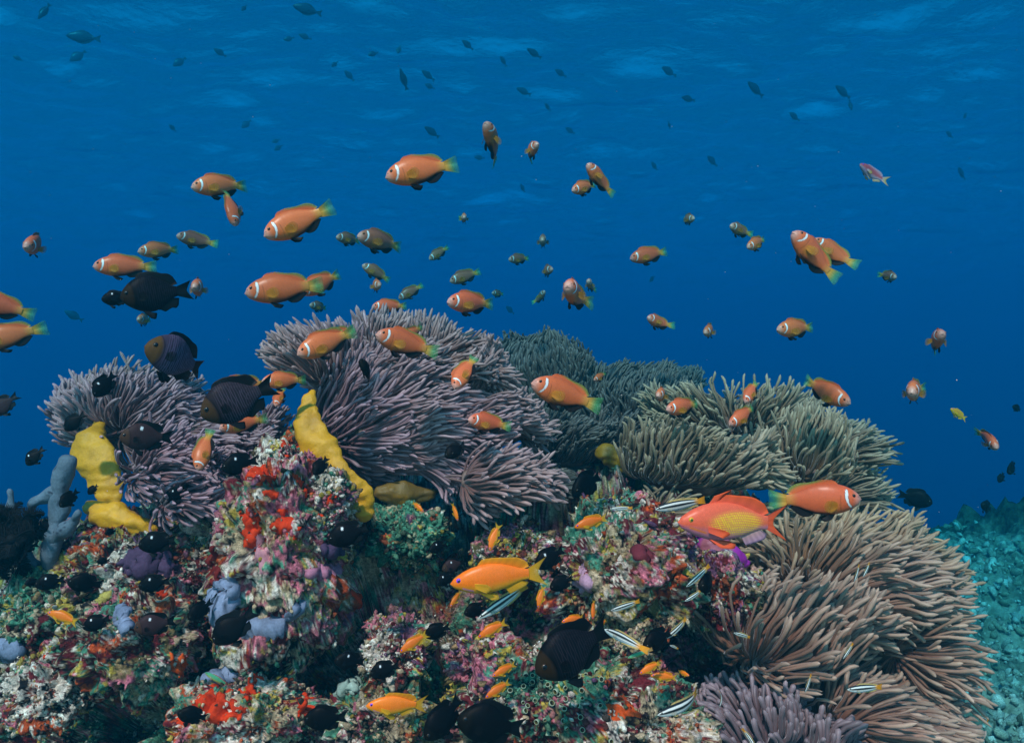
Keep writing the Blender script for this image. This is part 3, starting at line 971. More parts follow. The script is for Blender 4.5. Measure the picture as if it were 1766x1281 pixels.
def crust(name, cx, cy, rx, ry, colr, label, cat, seed, th=0.005, rag=0.5, rot=0.0, spots=None, group=None, mat=None, vary=.25, smooth=3):
    """A living crust grown over whatever host surface is seen at that place."""
    best = None
    for hi, (V, q, N) in enumerate(HOSTS):
        c = V[q].mean(1)
        u = CX + F * c[:, 0] / c[:, 1] - cx
        v = CY - F * c[:, 2] / c[:, 1] - cy
        if rot:
            cr, sr = math.cos(rot), math.sin(rot)
            u, v = u * cr + v * sr, -u * sr + v * cr
        dd = np.hypot(u / rx, v / ry)
        ctr = np.where(dd < .6)[0]
        if len(ctr) == 0: continue
        fn = np.cross(V[q[ctr, 2]] - V[q[ctr, 0]], V[q[ctr, 3]] - V[q[ctr, 1]])
        vis = (fn * c[ctr]).sum(1) < 0
        if not vis.any(): continue
        dep = np.percentile(c[ctr][vis][:, 1], 30)
        if best is None or dep < best[0] - .004: best = (dep, hi, dd, c)
    if best is None:
        return None
    dep, hi, dd, c = best
    V, q, N = HOSTS[hi]
    near = np.abs(c[:, 1] - dep) < .10
    lim = 1 + rag * (.8 * fbm(c * (0.9 / (max(rx, ry) * dep / F)), 3, seed) + .45 * fbm(c * 95, 2, seed + 4) + .65 * vnoise(c * 240, seed + 5))
    fn = np.cross(V[q[:, 2]] - V[q[:, 0]], V[q[:, 3]] - V[q[:, 1]])
    fn /= np.linalg.norm(fn, axis=1)[:, None] + 1e-12
    sel = (dd < lim) & near & ((fn * c).sum(1) < .25)
    if sel.sum() < 12: return None
    ids = np.where(sel)[0]                      # keep the largest connected piece only
    ii, iv_ = np.unique(q[ids], return_inverse=True)
    iv_ = iv_.reshape(-1, 4)
    lab_ = np.arange(len(ids))
    for _ in range(400):
        vm = np.full(len(ii), len(ids))
        np.minimum.at(vm, iv_.ravel(), np.repeat(lab_, 4))
        nl = vm[iv_].min(1)
        if (nl == lab_).all(): break
        lab_ = nl
    big_ = np.bincount(lab_).argmax()
    sel = np.zeros(len(q), bool)
    sel[ids[lab_ == big_]] = True
    qs = q[sel]
    idx, inv = np.unique(qs, return_inverse=True)
    qq = inv.reshape(-1, 4)
    vd = np.zeros(len(idx)); cnt = np.zeros(len(idx))
    np.add.at(vd, qq.ravel(), np.repeat((dd / lim)[sel], 4)); np.add.at(cnt, qq.ravel(), 1)
    vd /= cnt
    full = cnt >= 4
    base = V[idx]
    # smoother than the rock below it
    hgt = th * np.clip(1 - vd ** 3, 0, 1) * (1 + .3 * fbm(base * 60, 2, seed + 8)) + .0014
    hgt = np.where(full, hgt, -0.004)
    p = base.copy()
    for _ in range(smooth):
        acc = np.zeros_like(p); k_ = np.zeros(len(p))
        for j in range(4):
            np.add.at(acc, qq[:, j], p[qq[:, (j + 1) % 4]]); np.add.at(k_, qq[:, j], 1)
            np.add.at(acc, qq[:, j], p[qq[:, (j + 3) % 4]]); np.add.at(k_, qq[:, j], 1)
        av = acc / np.maximum(k_, 1)[:, None]
        p = np.where(full[:, None], p * .4 + av * .6, p)
    p = p + N[idx] * hgt[:, None]
    C = np.tile(colr, (len(p), 1)) * (1 + vary * fbm(p * 60, 4, seed + 2, .65))[:, None]
    if spots is not None:
        sp = vnoise(p * spots[0], seed + 6) > spots[1]
        C = np.where(sp[:, None], spots[2], C)
    o = link(name, mesh(name, p, qq, None, np.clip(C, .003, .9), [mat or M_SPONGE]))
    return tag(o, label, cat, group)


def scatter_growth(n, seed, name):
    """Tiny polyps, nodules and weed tufts all over the rock: too many to count."""
    rs = np.random.RandomState(seed)
    t = (1 + 5 ** .5) / 2
    iv = np.array([(-1, t, 0), (1, t, 0), (-1, -t, 0), (1, -t, 0), (0, -1, t), (0, 1, t), (0, -1, -t), (0, 1, -t), (t, 0, -1), (t, 0, 1), (-t, 0, -1), (-t, 0, 1)]) / 1.9
    it = np.array([(0, 11, 5), (0, 5, 1), (0, 1, 7), (0, 7, 10), (0, 10, 11), (1, 5, 9), (5, 11, 4), (11, 10, 2), (10, 7, 6), (7, 1, 8), (3, 9, 4), (3, 4, 2), (3, 2, 6), (3, 6, 8), (3, 8, 9), (4, 9, 5), (2, 4, 11), (6, 2, 10), (8, 6, 7), (9, 8, 1)])
    VV, CC = [], []
    tot = sum(len(h[0]) for h in HOSTS)
    names = ['cream', 'tan', 'white', 'pink', 'teal', 'olive', 'maroon', 'yellow', 'dark', 'violet', 'rust']
    for hi, (V, q, N) in enumerate(HOSTS):
        m = int(n * (.55 if hi == 0 else .45 * len(V) / (tot - len(HOSTS[0][0]))))
        den = fbm(V * 13, 3, seed + hi)
        ok = np.where((den > -.25) & (V[:, 1] < 1.6))[0]
        ix = rs.choice(ok, min(m, len(ok)), replace=False)
        p, nn = V[ix], N[ix]
        sz = (0.0009 + 0.0022 * rs.rand(len(ix)) ** 2.5) * (1 + .5 * (fbm(p * 20, 2, seed + 5) > .3))
        st = 1 + 1.6 * rs.rand(len(ix)) ** 2
        reg = fbm(p * 11, 2, seed + 9)
        pick = rs.choice(len(names), len(ix), p=np.array([.18, .19, .05, .12, .12, .11, .09, .05, .03, .03, .03]))
        pick = np.where(reg > .35, rs.choice([3, 6, 9, 0], len(ix)), pick)
        pick = np.where(reg < -.4, rs.choice([4, 4, 0, 7, 1], len(ix)), pick)
        col = np.array([PAL[k] for k in names])[pick] * (0.55 + .7 * rs.rand(len(ix), 1))
        loc = HCOL[hi][ix] * (0.75 + .7 * rs.rand(len(ix), 1))
        own = (rs.rand(len(ix), 1) < .18)
        col = np.where(own, col, loc * .80 + np.array((.20, .14, .08)) * .20)
        jit = iv[None] * (1 + .35 * rs.randn(len(ix), 12, 1))
        al = (jit * nn[:, None]).sum(-1, keepdims=True)
        pv = jit + nn[:, None] * al * (st[:, None, None] - 1)
        VV.append((p[:, None] + pv * sz[:, None, None] + nn[:, None] * (sz * .4)[:, None, None]).reshape(-1, 3))
        CC.append(np.repeat(col, 12, 0))
    VV, CC = np.concatenate(VV), np.concatenate(CC)
    m = len(VV) // 12
    T = (it[None] + (np.arange(m) * 12)[:, None, None]).reshape(-1, 3)
    tag(link(name, mesh(name, VV, None, T, CC, [M_REEF], smooth=True)), 'tiny polyps and weed tufts covering the reef rock', kind='stuff')


build_reef()
rock(495, 935, 1.06, 112, 165, .11, 3, {'white': .20, 'cream': .18, 'pink': .12, 'dark': -.1, 'teal': -.1, 'violet': -.2}, 'pale pink and cream coral rock under the yellow-sided central anemone, dotted with red sponge', square=.9, tilt=.12)
rock(1055, 985, 1.03, 115, 105, .10, 5, {'pink': .10, 'white': .10, 'teal': .10}, 'pink, white and green encrusted rock below the spotted pink goldie, beside the black crevice')
rock(1090, 1070, 1.00, 52, 62, .07, 6, {'cream': .3, 'pink': -.3, 'maroon': -.3, 'teal': -.2, 'violet': -.4}, 'sandy tan lump of coral rock beside the lower black crevice', amp=.6)
rock(1243, 1003, 1.08, 58, 62, .07, 7, {'violet': .45, 'pink': .3, 'teal': -.2}, 'purple ridged rock to the right of the black crevice, under the magenta anemone column', tilt=.3)
rock(100, 1180, .98, 62, 48, .06, 8, {'white': .45, 'pink': .1}, 'white crusted rock knob at the lower left, below the small orange goldie')
rock(950, 1200, .97, 190, 78, .09, 9, {'teal': .22, 'pink': -.05, 'maroon': -.05}, 'greenish mound crowded with small ring-mouthed tunicates under the large black damselfish', nu=110, nv=440)
rock(215, 985, 1.10, 125, 70, .09, 10, {'pink': .12, 'maroon': .1, 'violet': .15}, 'pinkish rock below the yellow foot of the left anemone')
rock(705, 925, 1.14, 72, 42, .06, 11, {'teal': .7, 'pink': -.4, 'maroon': -.4, 'violet': -.4, 'white': -.2}, 'turquoise weedy rock knob in the shade under the central anemone')
rock(372, 905, 1.12, 34, 62, .05, 12, {'cream': .3, 'pink': .1}, 'pale rock knob standing between the left anemone and the red-dotted rock', tilt=-.15)
rock(355, 985, 1.09, 40, 62, .05, 13, {'maroon': .6, 'rust': .3}, 'knobbly rock under the dark red crust, left of the red-dotted rock')
rock(690, 1120, 1.0, 58, 52, .06, 14, {'cream': .35, 'white': .2}, 'cream coloured rock knob beside the small black damselfish, left of centre')
rock(835, 1140, .985, 62, 52, .06, 15, {'violet': .3, 'pink': .25, 'maroon': .2}, 'maroon and pink rock left of the large black damselfish', tilt=.2)
rock(890, 955, 1.08, 60, 42, .06, 16, {'pink': .2, 'violet': .2}, 'mauve pink rock above the tail of the big orange goldie')
rock(1120, 1250, .94, 100, 62, .08, 17, {'white': .2, 'teal': .1, 'rust': .1}, 'pale rock with an orange sponge patch at the foot of the right anemones')
rock(240, 1100, 1.0, 115, 70, .08, 18, {'teal': .15, 'cream': .15}, 'green and cream crusted rock bulge at the left, around the black damselfish')
rock(60, 1080, 1.05, 85, 62, .07, 19, {'teal': .5, 'maroon': -.2}, 'green weed-covered rock at the left edge', amp=.8)
rock(660, 1235, .95, 85, 55, .06, 20, {'cream': .15, 'pink': .1}, 'mottled rock behind the orange goldie at the bottom edge')
rock(430, 1230, .95, 120, 60, .07, 21, {'teal': .05, 'cream': .15}, 'speckled rock bulge at the bottom, carrying the large red sponge')
rock(575, 885, 1.03, 34, 52, .045, 22, {'white': .5, 'pink': .25}, 'chalky white rock knob at the foot of the yellow column')
rock(510, 820, 1.08, 34, 62, .05, 23, {'cream': .1, 'maroon': .1}, 'narrow rock spike carrying bright red sponge beside the yellow column', tilt=-.1)

RED, ORG, MAR = (0.66, 0.040, 0.004), (0.66, 0.085, 0.010), (0.22, 0.018, 0.012)
BLU, PUR = (0.20, 0.24, 0.36), (0.085, 0.045, 0.10)
REDS = [(500, 788, 15, 30, 'red sponge on the tip of the narrow rock spike beside the yellow column'), (452, 822, 27, 16, 'red sponge patch at the top left of the pale central rock'),
        (472, 850, 19, 13, 'red sponge patch just under the uppermost patch of the pale central rock'), (434, 908, 18, 36, 'large red sponge patch with long drips on the left flank of the pale rock'),
        (490, 906, 26, 14, 'broad red sponge band across the middle of the pale central rock'), (480, 882, 14, 7, 'small red sponge fleck above the broad red band'),
        (506, 926, 9, 9, 'small red sponge drop under the broad red band'), (527, 848, 8, 15, 'upright red sponge streak on the right of the pale rock'),
        (512, 828, 13, 10, 'red sponge patch below the narrow rock spike'), (570, 860, 10, 12, 'red sponge patch below the hovering black damselfish by the yellow column'),
        (552, 887, 8, 7, 'red sponge dot on the right flank of the pale rock'), (416, 892, 7, 14, 'thin red sponge sliver on the left edge of the pale rock'),
        (450, 926, 9, 13, 'red sponge drip above the pink hollow of the pale rock'), (632, 1020, 30, 34, 'shaded red-orange sponge in the hollow right of the pale rock'),
        (702, 1030, 11, 11, 'round red-orange sponge left of the big orange goldie'), (272, 1022, 16, 9, 'orange-red sponge beneath the black damselfish by the purple sponge'),
        (72, 1130, 14, 11, 'orange-red sponge above the white rock knob'), (312, 1140, 19, 28, 'orange sponge patch right of the green rock bulge'),
        (280, 1186, 36, 22, 'red-orange sponge with ragged arms at the lower left'), (338, 1196, 32, 11, 'thin red sponge strip joining the two large red patches at the bottom'),
        (376, 1218, 38, 26, 'largest red sponge, on the bottom left bulge'), (432, 1186, 18, 26, 'upright forked red sponge right of the largest one'),
        (522, 1216, 22, 24, 'triangular red sponge at the bottom, beside the dark hole'), (1068, 1228, 26, 16, 'orange sponge patch on the pale rock at the bottom right of centre'),
        (320, 1244, 16, 11, 'dull orange sponge below the largest red sponge')]
for i, (x, y, a, b, lab) in enumerate(REDS):
    c = ORG if ('orange' in lab and 'red' not in lab) else RED
    crust('red_sponge', x, y, a, b, c, lab, 'sponge', 900 + i, th=.0012, rag=.75, smooth=0, group='red and orange crusts on the reef')
crust('blue_sponge', 386, 1038, 32, 46, BLU, 'blue-grey sponge with dark pores, rising left under the pale rock', 'sponge', 951, .012, .3, spots=(190, .62, (.02, .03, .05)))
crust('blue_sponge', 440, 1084, 60, 24, BLU, 'blue-grey spreading sponge behind the dark damselfish', 'sponge', 952, .010, .5, spots=(190, .66, (.02, .03, .05)))
crust('blue_sponge', 508, 1052, 26, 11, BLU, 'smooth blue-grey sponge tongue under the pale rock', 'sponge', 953, .010, .4, rot=-.7)
crust('blue_sponge', 216, 1068, 14, 26, BLU, 'small blue-grey sponge left of the damselfish on the green bulge', 'sponge', 954, .008, .4, spots=(190, .66, (.02, .03, .05)))
crust('blue_sponge', 372, 1166, 46, 15, BLU, 'blue-grey sponge crossed by the thin green wrasse', 'sponge', 955, .007, .5)
crust('blue_sponge', 20, 1118, 26, 16, BLU, 'blue-grey sponge roll at the left edge', 'sponge', 956, .012, .3)
crust('purple_sponge', 255, 972, 50, 28, PUR, 'smooth dark purple sponge on the pinkish rock under the left anemone', 'sponge', 957, .012, .25, vary=.12)
crust('purple_sponge', 576, 950, 26, 14, PUR, 'small purple sponge under the white-spotted damselfish right of the pale rock', 'sponge', 958, .010, .3, vary=.12)
crust('purple_sponge', 502, 1140, 15, 20, PUR, 'little purple sponge left of the dark hole', 'sponge', 959, .008, .3, vary=.12)
crust('white_sponge', 598, 1178, 24, 28, (0.34, 0.42, 0.36), 'pale grey-green sponge inside the dark hole', 'sponge', 960, .01, .4)
crust('yellow_sponge', 178, 1010, 28, 26, (0.42, 0.33, 0.08), 'mustard yellow sponge on the left rock', 'sponge', 961, .008, .6)
crust('maroon_sponge', 352, 965, 34, 40, (0.17, 0.012, 0.010), 'dark red sponge crust on the rock left of the red-dotted rock', 'sponge', 966, .003, .7, smooth=1)
crust('maroon_sponge', 1108, 955, 22, 16, (0.14, 0.02, 0.03), 'dark red sponge on the rock below the striped wrasse', 'sponge', 962, .006, .4)
crust('pink_crust', 450, 950, 20, 34, (0.56, 0.24, 0.29), 'smooth pale pink crust filling the hollow of the pale rock', 'coral crust', 963, .0015, .8, smooth=1)
crust('pink_crust', 545, 985, 40, 14, (0.46, 0.17, 0.26), 'pink crust along the lower right of the pale rock', 'coral crust', 964, .004, .5)
crust('pink_crust', 1010, 1000, 18, 24, (0.55, 0.30, 0.42), 'lilac pink crust on the rock left of the crevice', 'coral crust', 965, .004, .5)
scatter_growth(95000, 77, 'reef_growth')


def rubble():
    """Broken coral lying thick on the sea floor."""
    rs = np.random.RandomState(21)
    p = FLOOR
    u = CX + F * p[:, 0] / p[:, 1]
    ok = np.where((p[:, 1] > 1.3) & (p[:, 1] < 4.2) & (p[:, 2] < -.86) & (((u > 1380) & (u < 2300)) | ((u > -500) & (u < 140))))[0]
    ix = rs.choice(ok, 15000)
    c = p[ix] + rs.randn(len(ix), 3) * .012
    t = (1 + 5 ** .5) / 2
    iv = np.array([(-1, t, 0), (1, t, 0), (-1, -t, 0), (1, -t, 0), (0, -1, t), (0, 1, t), (0, -1, -t), (0, 1, -t), (t, 0, -1), (t, 0, 1), (-t, 0, -1), (-t, 0, 1)]) / 1.9
    it = np.array([(0, 11, 5), (0, 5, 1), (0, 1, 7), (0, 7, 10), (0, 10, 11), (1, 5, 9), (5, 11, 4), (11, 10, 2), (10, 7, 6), (7, 1, 8), (3, 9, 4), (3, 4, 2), (3, 2, 6), (3, 6, 8), (3, 8, 9), (4, 9, 5), (2, 4, 11), (6, 2, 10), (8, 6, 7), (9, 8, 1)])
    sz = .004 + .014 * rs.rand(len(ix)) ** 3
    ax = rs.randn(len(ix), 3); ax /= np.linalg.norm(ax, axis=1)[:, None]
    v = iv[None] * (1 + .3 * rs.randn(len(ix), 12, 1))
    v = v + ax[:, None] * (v * ax[:, None]).sum(-1, keepdims=True) * (rs.rand(len(ix)) * 2.0)[:, None, None]
    V = (c[:, None] + v * sz[:, None, None]).reshape(-1, 3)
    col = np.array([(.55, .52, .44), (.40, .38, .30), (.25, .25, .18), (.62, .60, .54)])[rs.randint(0, 4, len(ix))] * (.5 + .7 * rs.rand(len(ix), 1))
    T = (it[None] + (np.arange(len(ix)) * 12)[:, None, None]).reshape(-1, 3)
    tag(link('coral_rubble', mesh('coral_rubble', V, None, T, np.repeat(col, 12, 0), [M_REEF])), 'broken coral rubble lying on the sea floor', kind='stuff')


rubble()


def build_tunicates():
    a = Acc()
    prof = [(0.0, .62), (.35, .8), (.8, .95), (1.0, 1.0), (1.08, .9), (1.0, .72), (.6, .55), (.3, .3)]
    ns = 12
    ang = np.arange(ns) / ns * 2 * np.pi
    V = np.concatenate([np.stack([r * np.cos(ang), r * np.sin(ang), np.full(ns, h * 1.7)], 1) for h, r in prof])
    C = np.repeat(np.array([(.12, .26, .16), (.18, .34, .22), (.36, .50, .36), (.55, .62, .46), (.5, .6, .45), (.14, .12, .03), (.03, .04, .02), (.01, .01, .01)]), ns, 0)
    me = mesh('tunicate', V, grid_quads(len(prof), ns, True), None, C, [M_SPONGE])
    rs = np.random.RandomState(5)
    V, q, N = HOSTS[6]
    u = CX + F * V[:, 0] / V[:, 1]
    v = CY - F * V[:, 2] / V[:, 1]
    ok = np.where((N[:, 1] < -.25) & (u > 800) & (u < 1110) & (v < 1290) & (v > 1130))[0]
    den = np.exp(-((u[ok] - 935) / 75) ** 2 - ((v[ok] - 1195) / 45) ** 2) + .05
    pts = []
    for ix in rs.choice(ok, 4000, p=den / den.sum()):
        p = V[ix]
        if all(np.sum((p - o) ** 2) > .0065 ** 2 for o, _ in pts):
            pts.append((p, N[ix]))
        if len(pts) >= 130: break
    for p, n in pts:
        n = n + rs.randn(3) * .25 + np.array([0, -.3, .2])
        o = link('tunicate', me)
        s = .0022 + .0017 * rs.rand()
        o.matrix_world = Matrix.Translation(Vector(p)) @ Vector(n).to_track_quat('Z', 'Y').to_matrix().to_4x4() @ Matrix.Scale(s, 4)
        tag(o, 'tiny pale green ring-mouthed tunicate in the crowd on the greenish mound', 'tunicate', 'tunicates crowding the greenish mound')


build_tunicates()

# ------------------------------------------------------------------ sea anemones
M_TENT = attr_mat('tentacle_skin', 0.45, 0.35, sheen=(0.55, 0.30, (0.85, 0.88, 1.0)), grain=0.12, grain_scale=90)
M_DISC = attr_mat('anemone_disc', 0.7, 0.2, grain=0.25, grain_scale=120, bump=(160, .5, .004))
M_COLUMN = attr_mat('anemone_column', 0.45, 0.4, grain=0.14, grain_scale=70, bump=(55, .55, .006))

NR, NS = 11, 8
TS = np.concatenate([np.linspace(0, .90, NR - 3), [.955, .985, 1.0]])


def tubes(paths, r, col_root, col_tip):
    """Tentacles as round-tipped tubes. paths: (n, NR, 3); r: (n,)."""
    n = len(paths)
    t = np.gradient(paths, axis=1)
    t /= np.linalg.norm(t, axis=2)[..., None] + 1e-12
    ref = np.array([0.13, -0.9, 0.4])
    a = np.cross(t, ref)
    a /= np.linalg.norm(a, axis=2)[..., None] + 1e-9
    b = np.cross(t, a)
    prof = np.interp(TS, [0, .15, .6, .82, .93, .97, 1.0], [1.0, .92, .80, .92, 1.18, .86, .03])
    ang = np.arange(NS) / NS * 2 * np.pi
    V = paths[:, :, None] + (a[:, :, None] * np.cos(ang)[None, None, :, None] + b[:, :, None] * np.sin(ang)[None, None, :, None]) * (r[:, None] * prof[None])[:, :, None, None]
    f = .55 * TS ** 1.3 + .45 * sstep(.72, .95, TS)
    C = col_root[:, None] * (1 - f)[None, :, None] + col_tip[:, None] * f[None, :, None]
    C = np.repeat(C[:, :, None], NS, 2)
    return V, C


TQ = grid_quads(NR, NS, True)


def anemone(label, lobes, pal, L, r, spacing, seed, cols=(), disc_col=(0.20, 0.12, 0.10), depth_pal=None, group='sea anemones on the reef'):
    rs = np.random.RandomState(seed)
    root = bpy.data.objects.new('sea_anemone', None)
    COL.objects.link(root)
    c0 = np.mean([P(l[0], l[1] + l[3], l[4]) for l in lobes], 0)
    root.location = c0
    root.empty_display_size = .02
    E = []
    for (cx, cy, rx, ry, d, rz, fx, fy, comb, lk) in lobes:
        k = d / F
        ll = L * lk
        rad = np.array([max(rx * k - .55 * ll, .25 * rx * k), max(rz - .25 * ll, .02), max(ry * k - .55 * ll, .25 * ry * k)])
        E.append((P(cx, cy, d), rad))
    paths, rr, fac = [], [], []
    disc = Acc()
    for li, (cx, cy, rx, ry, d, rz, fx, fy, comb, lk) in enumerate(lobes):
        c, rad = E[li]
        k = d / F
        ll = L * lk
        # disc body below the tentacles
        v, q, n = sphere((0, 0, 0), 1.0, 26, 36)
        v = v * rad * .97
        v = v + n * (fbm((v + c) * 22, 3, seed + li) * .010)[:, None] + c
        disc.add(v, q, None, np.array(disc_col) * (1 + .4 * fbm(v * 30, 3, seed)[:, None]))
        area = 4 * np.pi * (((rad[0] * rad[1]) ** 1.6 + (rad[0] * rad[2]) ** 1.6 + (rad[1] * rad[2]) ** 1.6) / 3) ** (1 / 1.6)
        m = int(area / (spacing ** 2))
        i = np.arange(m) + .5
        ph = np.arccos(1 - 2 * i / m)
        th = np.pi * (1 + 5 ** .5) * i
        u = np.stack([np.cos(th) * np.sin(ph), np.sin(th) * np.sin(ph), np.cos(ph)], 1)
        u += rs.randn(m, 3) * .06
        u /= np.linalg.norm(u, axis=1)[:, None]
        p0 = c + u * rad
        nn = u / rad
        nn /= np.linalg.norm(nn, axis=1)[:, None]
        keep = (nn[:, 1] < .55) & (nn[:, 2] > -.80)
        for lj, (c2, r2) in enumerate(E):
            if lj != li: keep &= (((p0 - c2) / r2) ** 2).sum(1) > .92
        p0, nn = p0[keep], nn[keep]
        m = len(p0)
        if m == 0: continue
        # flow: away from the fan's centre, plus the swell
        fp = P(fx, fy, d + .3 * rad[1] if ((fx - cx) / rx) ** 2 + ((fy - cy) / ry) ** 2 > .95 else d - rad[1])
        tv = p0 - fp
        tv -= nn * (tv * nn).sum(1)[:, None]
        tl = np.linalg.norm(tv, axis=1)[:, None]
        tv = tv / (tl + .012)
        cb = np.asarray(comb, float)
        cbt = cb - nn * (nn @ cb)[:, None] * .6
        sw = np.stack([fbm(p0 * 8, 2, seed + 3), fbm(p0 * 8, 2, seed + 4) * .4, fbm(p0 * 8, 2, seed + 5)], 1) * .7
        D0 = nn * .62 + tv * .60 + cbt * .6 + sw * .6 + rs.randn(m, 3) * .09
        D1 = nn * .06 + tv * .80 + cbt * 1.2 + sw * 1.25 + rs.randn(m, 3) * .12 + np.array([0, -.10, .0])
        D0 /= np.linalg.norm(D0, axis=1)[:, None]
        D1 /= np.linalg.norm(D1, axis=1)[:, None]
        cur = rs.randn(m, 3) * .42
        le = ll * (.72 + .5 * rs.rand(m)) * (1 - .22 * sstep(-.1, -.7, nn[:, 2]))
        pt = [p0 - nn * .006]
        for j in range(1, NR):
            s = (TS[j] + TS[j - 1]) / 2
            g = sstep(0, .75, np.full(m, s))[:, None]
            D = D0 * (1 - g) + D1 * g + cur * max(0, s - .55) * 1.2
            D /= np.linalg.norm(D, axis=1)[:, None]
            pt.append(pt[-1] + D * (le * (TS[j] - TS[j - 1]))[:, None])
        pt = np.stack(pt, 1)
        wv = np.stack([vnoise(pt.reshape(-1, 3) * 30, seed + 6), vnoise(pt.reshape(-1, 3) * 30, seed + 7), vnoise(pt.reshape(-1, 3) * 30, seed + 8)], 1).reshape(m, NR, 3)
        pt = pt + wv * (.0100 * TS)[None, :, None]
        paths.append(pt)
        rr.append(r * (.80 + .4 * rs.rand(m)))
        fac.append(nn[:, 1])
    paths, rr, fac = np.concatenate(paths), np.concatenate(rr), np.concatenate(fac)
    n = len(paths)
    tone = (1 + .22 * rs.randn(n, 1) * .7 + .12 * fbm(paths[:, 0] * 8, 2, seed + 9)[:, None])
    hue = sstep(-.4, .5, fbm(paths[:, 0] * 6, 2, seed + 10))[:, None]
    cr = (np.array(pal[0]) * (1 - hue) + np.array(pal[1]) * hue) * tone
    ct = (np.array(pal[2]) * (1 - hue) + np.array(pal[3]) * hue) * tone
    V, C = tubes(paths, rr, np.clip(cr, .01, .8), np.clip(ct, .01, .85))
    # the hundred that show largest become parts of their own
    mid = paths[:, -3]
    size = np.linalg.norm(paths[:, -1] - paths[:, 3], axis=1) / mid[:, 1] - .25 * mid[:, 1] - .03 * fac
    pxm = CX + F * mid[:, 0] / mid[:, 1]
    pym = CY - F * mid[:, 2] / mid[:, 1]
    size = np.where((pxm < 5) | (pxm > 1760) | (pym > 1275), -9, size - .25 * (mid[:, 1] - mid[:, 1].min()))
    order = np.argsort(-size)
    big, rest = order[:100], order[100:]
    o = link('oral_disc', disc.mesh('oral_disc', [M_DISC]), root)
    o.matrix_parent_inverse = Matrix.Translation(-Vector(c0))
    for i in big:
        b = paths[i, 0]
        t = link('tentacle', mesh('tentacle', V[i].reshape(-1, 3) - b, TQ, None, C[i].reshape(-1, 3), [M_TENT]), root)
        t.location = Vector(b - c0)
    Q = (TQ[None] + (np.arange(len(rest)) * NR * NS)[:, None, None]).reshape(-1, 4)
    t = link('tentacle_mass', mesh('tentacle_mass', V[rest].reshape(-1, 3), Q, None, C[rest].reshape(-1, 3), [M_TENT]), root)
    t.matrix_parent_inverse = Matrix.Translation(-Vector(c0))
    t['kind'] = 'stuff'
    for (pts, rads, colr, flat, wr) in cols:
        sp = spline([(a, b, d) for a, b, d in pts], 46)
        rd = spline([(x,) for x in rads], 46)[:, 0]
        path = np.array([P(a, b, d) for a, b, d in sp])
        v, q, tr = loft(path, rd * path[:, 1] / F, 40, flat, 0, 0, seed)
        cc = v.mean(0)
        nn = v - np.array([path[np.argmin(np.linalg.norm(path - x, axis=1))] for x in v])
        nn /= np.linalg.norm(nn, axis=1)[:, None] + 1e-9
        v = v + nn * ((.006 * fbm(v * 28, 3, seed + 20) + .0012 * np.sin(v[:, 2] * 420 + 4 * fbm(v * 25, 2, 3))) * wr)[:, None]
        C_ = np.array(colr) * (1 + .22 * fbm(v * 16, 3, seed + 22)[:, None])
        st = sstep(.5, .9, fbm(v * 24, 3, seed + 25))[:, None] * .55
        C_ = C_ * (1 - st) + np.array((.45, .19, .006)) * st
        t = link('column', mesh('column', v, q, tr, np.clip(C_, .01, .9), [M_COLUMN]), root)
        t.matrix_parent_inverse = Matrix.Translation(-Vector(c0))
    tag(root, label, 'sea anemone', group)
    return root


MAUVE = [(0.15, 0.062, 0.048), (0.17, 0.068, 0.075), (0.40, 0.25, 0.245), (0.44, 0.255, 0.305)]
BROWN = [(0.23, 0.090, 0.038), (0.20, 0.078, 0.050), (0.48, 0.31, 0.19), (0.44, 0.28, 0.21)]
SHADE = [(0.040, 0.030, 0.022), (0.044, 0.032, 0.027), (0.13, 0.115, 0.10), (0.14, 0.12, 0.11)]  # back anemone: its shade is put into these darker colours
TAN = [(0.145, 0.080, 0.042), (0.155, 0.082, 0.048), (0.38, 0.29, 0.19), (0.40, 0.30, 0.21)]
PURP = [(0.13, 0.075, 0.085), (0.14, 0.078, 0.09), (0.26, 0.18, 0.20), (0.28, 0.19, 0.22)]
YEL = (0.70, 0.32, 0.006)

# lobes: (cx, cy, rx, ry, depth, rz, fan x, fan y, comb, length factor)
anemone('brown-mauve anemone at the left with a broad yellow column under its hanging folds',
        [(243, 728, 128, 94, 1.30, .10, 205, 745, (-.05, -.1, .75), 1.0), (282, 815, 84, 72, 1.12, .07, 100, 820, (1.1, -.1, .05), 1.0), (375, 760, 108, 88, 1.30, .09, 300, 830, (.6, -.1, .45), 1.05),
         (310, 868, 72, 48, 1.07, .05, 130, 850, (1.3, -.1, -.05), .9), (380, 825, 85, 45, 1.18, .06, 300, 835, (.85, -.1, .15), .9), (152, 732, 38, 72, 1.33, .06, 150, 760, (-.3, 0, .6), .85)],
        MAUVE, .075, .0022, .0049, 11,
        cols=[([(168, 738, 1.20), (152, 772, 1.17), (176, 812, 1.15), (188, 850, 1.14), (190, 885, 1.13)], [9, 32, 35, 24, 20], YEL, .34, 1.0),
              ([(156, 872, 1.11), (186, 888, 1.09), (225, 903, 1.08), (264, 915, 1.085)], [12, 23, 20, 9], YEL, .8, 1.0), ([(318, 830, 1.17), (335, 845, 1.165), (350, 852, 1.17)], [10, 17, 8], (0.48, 0.33, .02), .8, .6)])
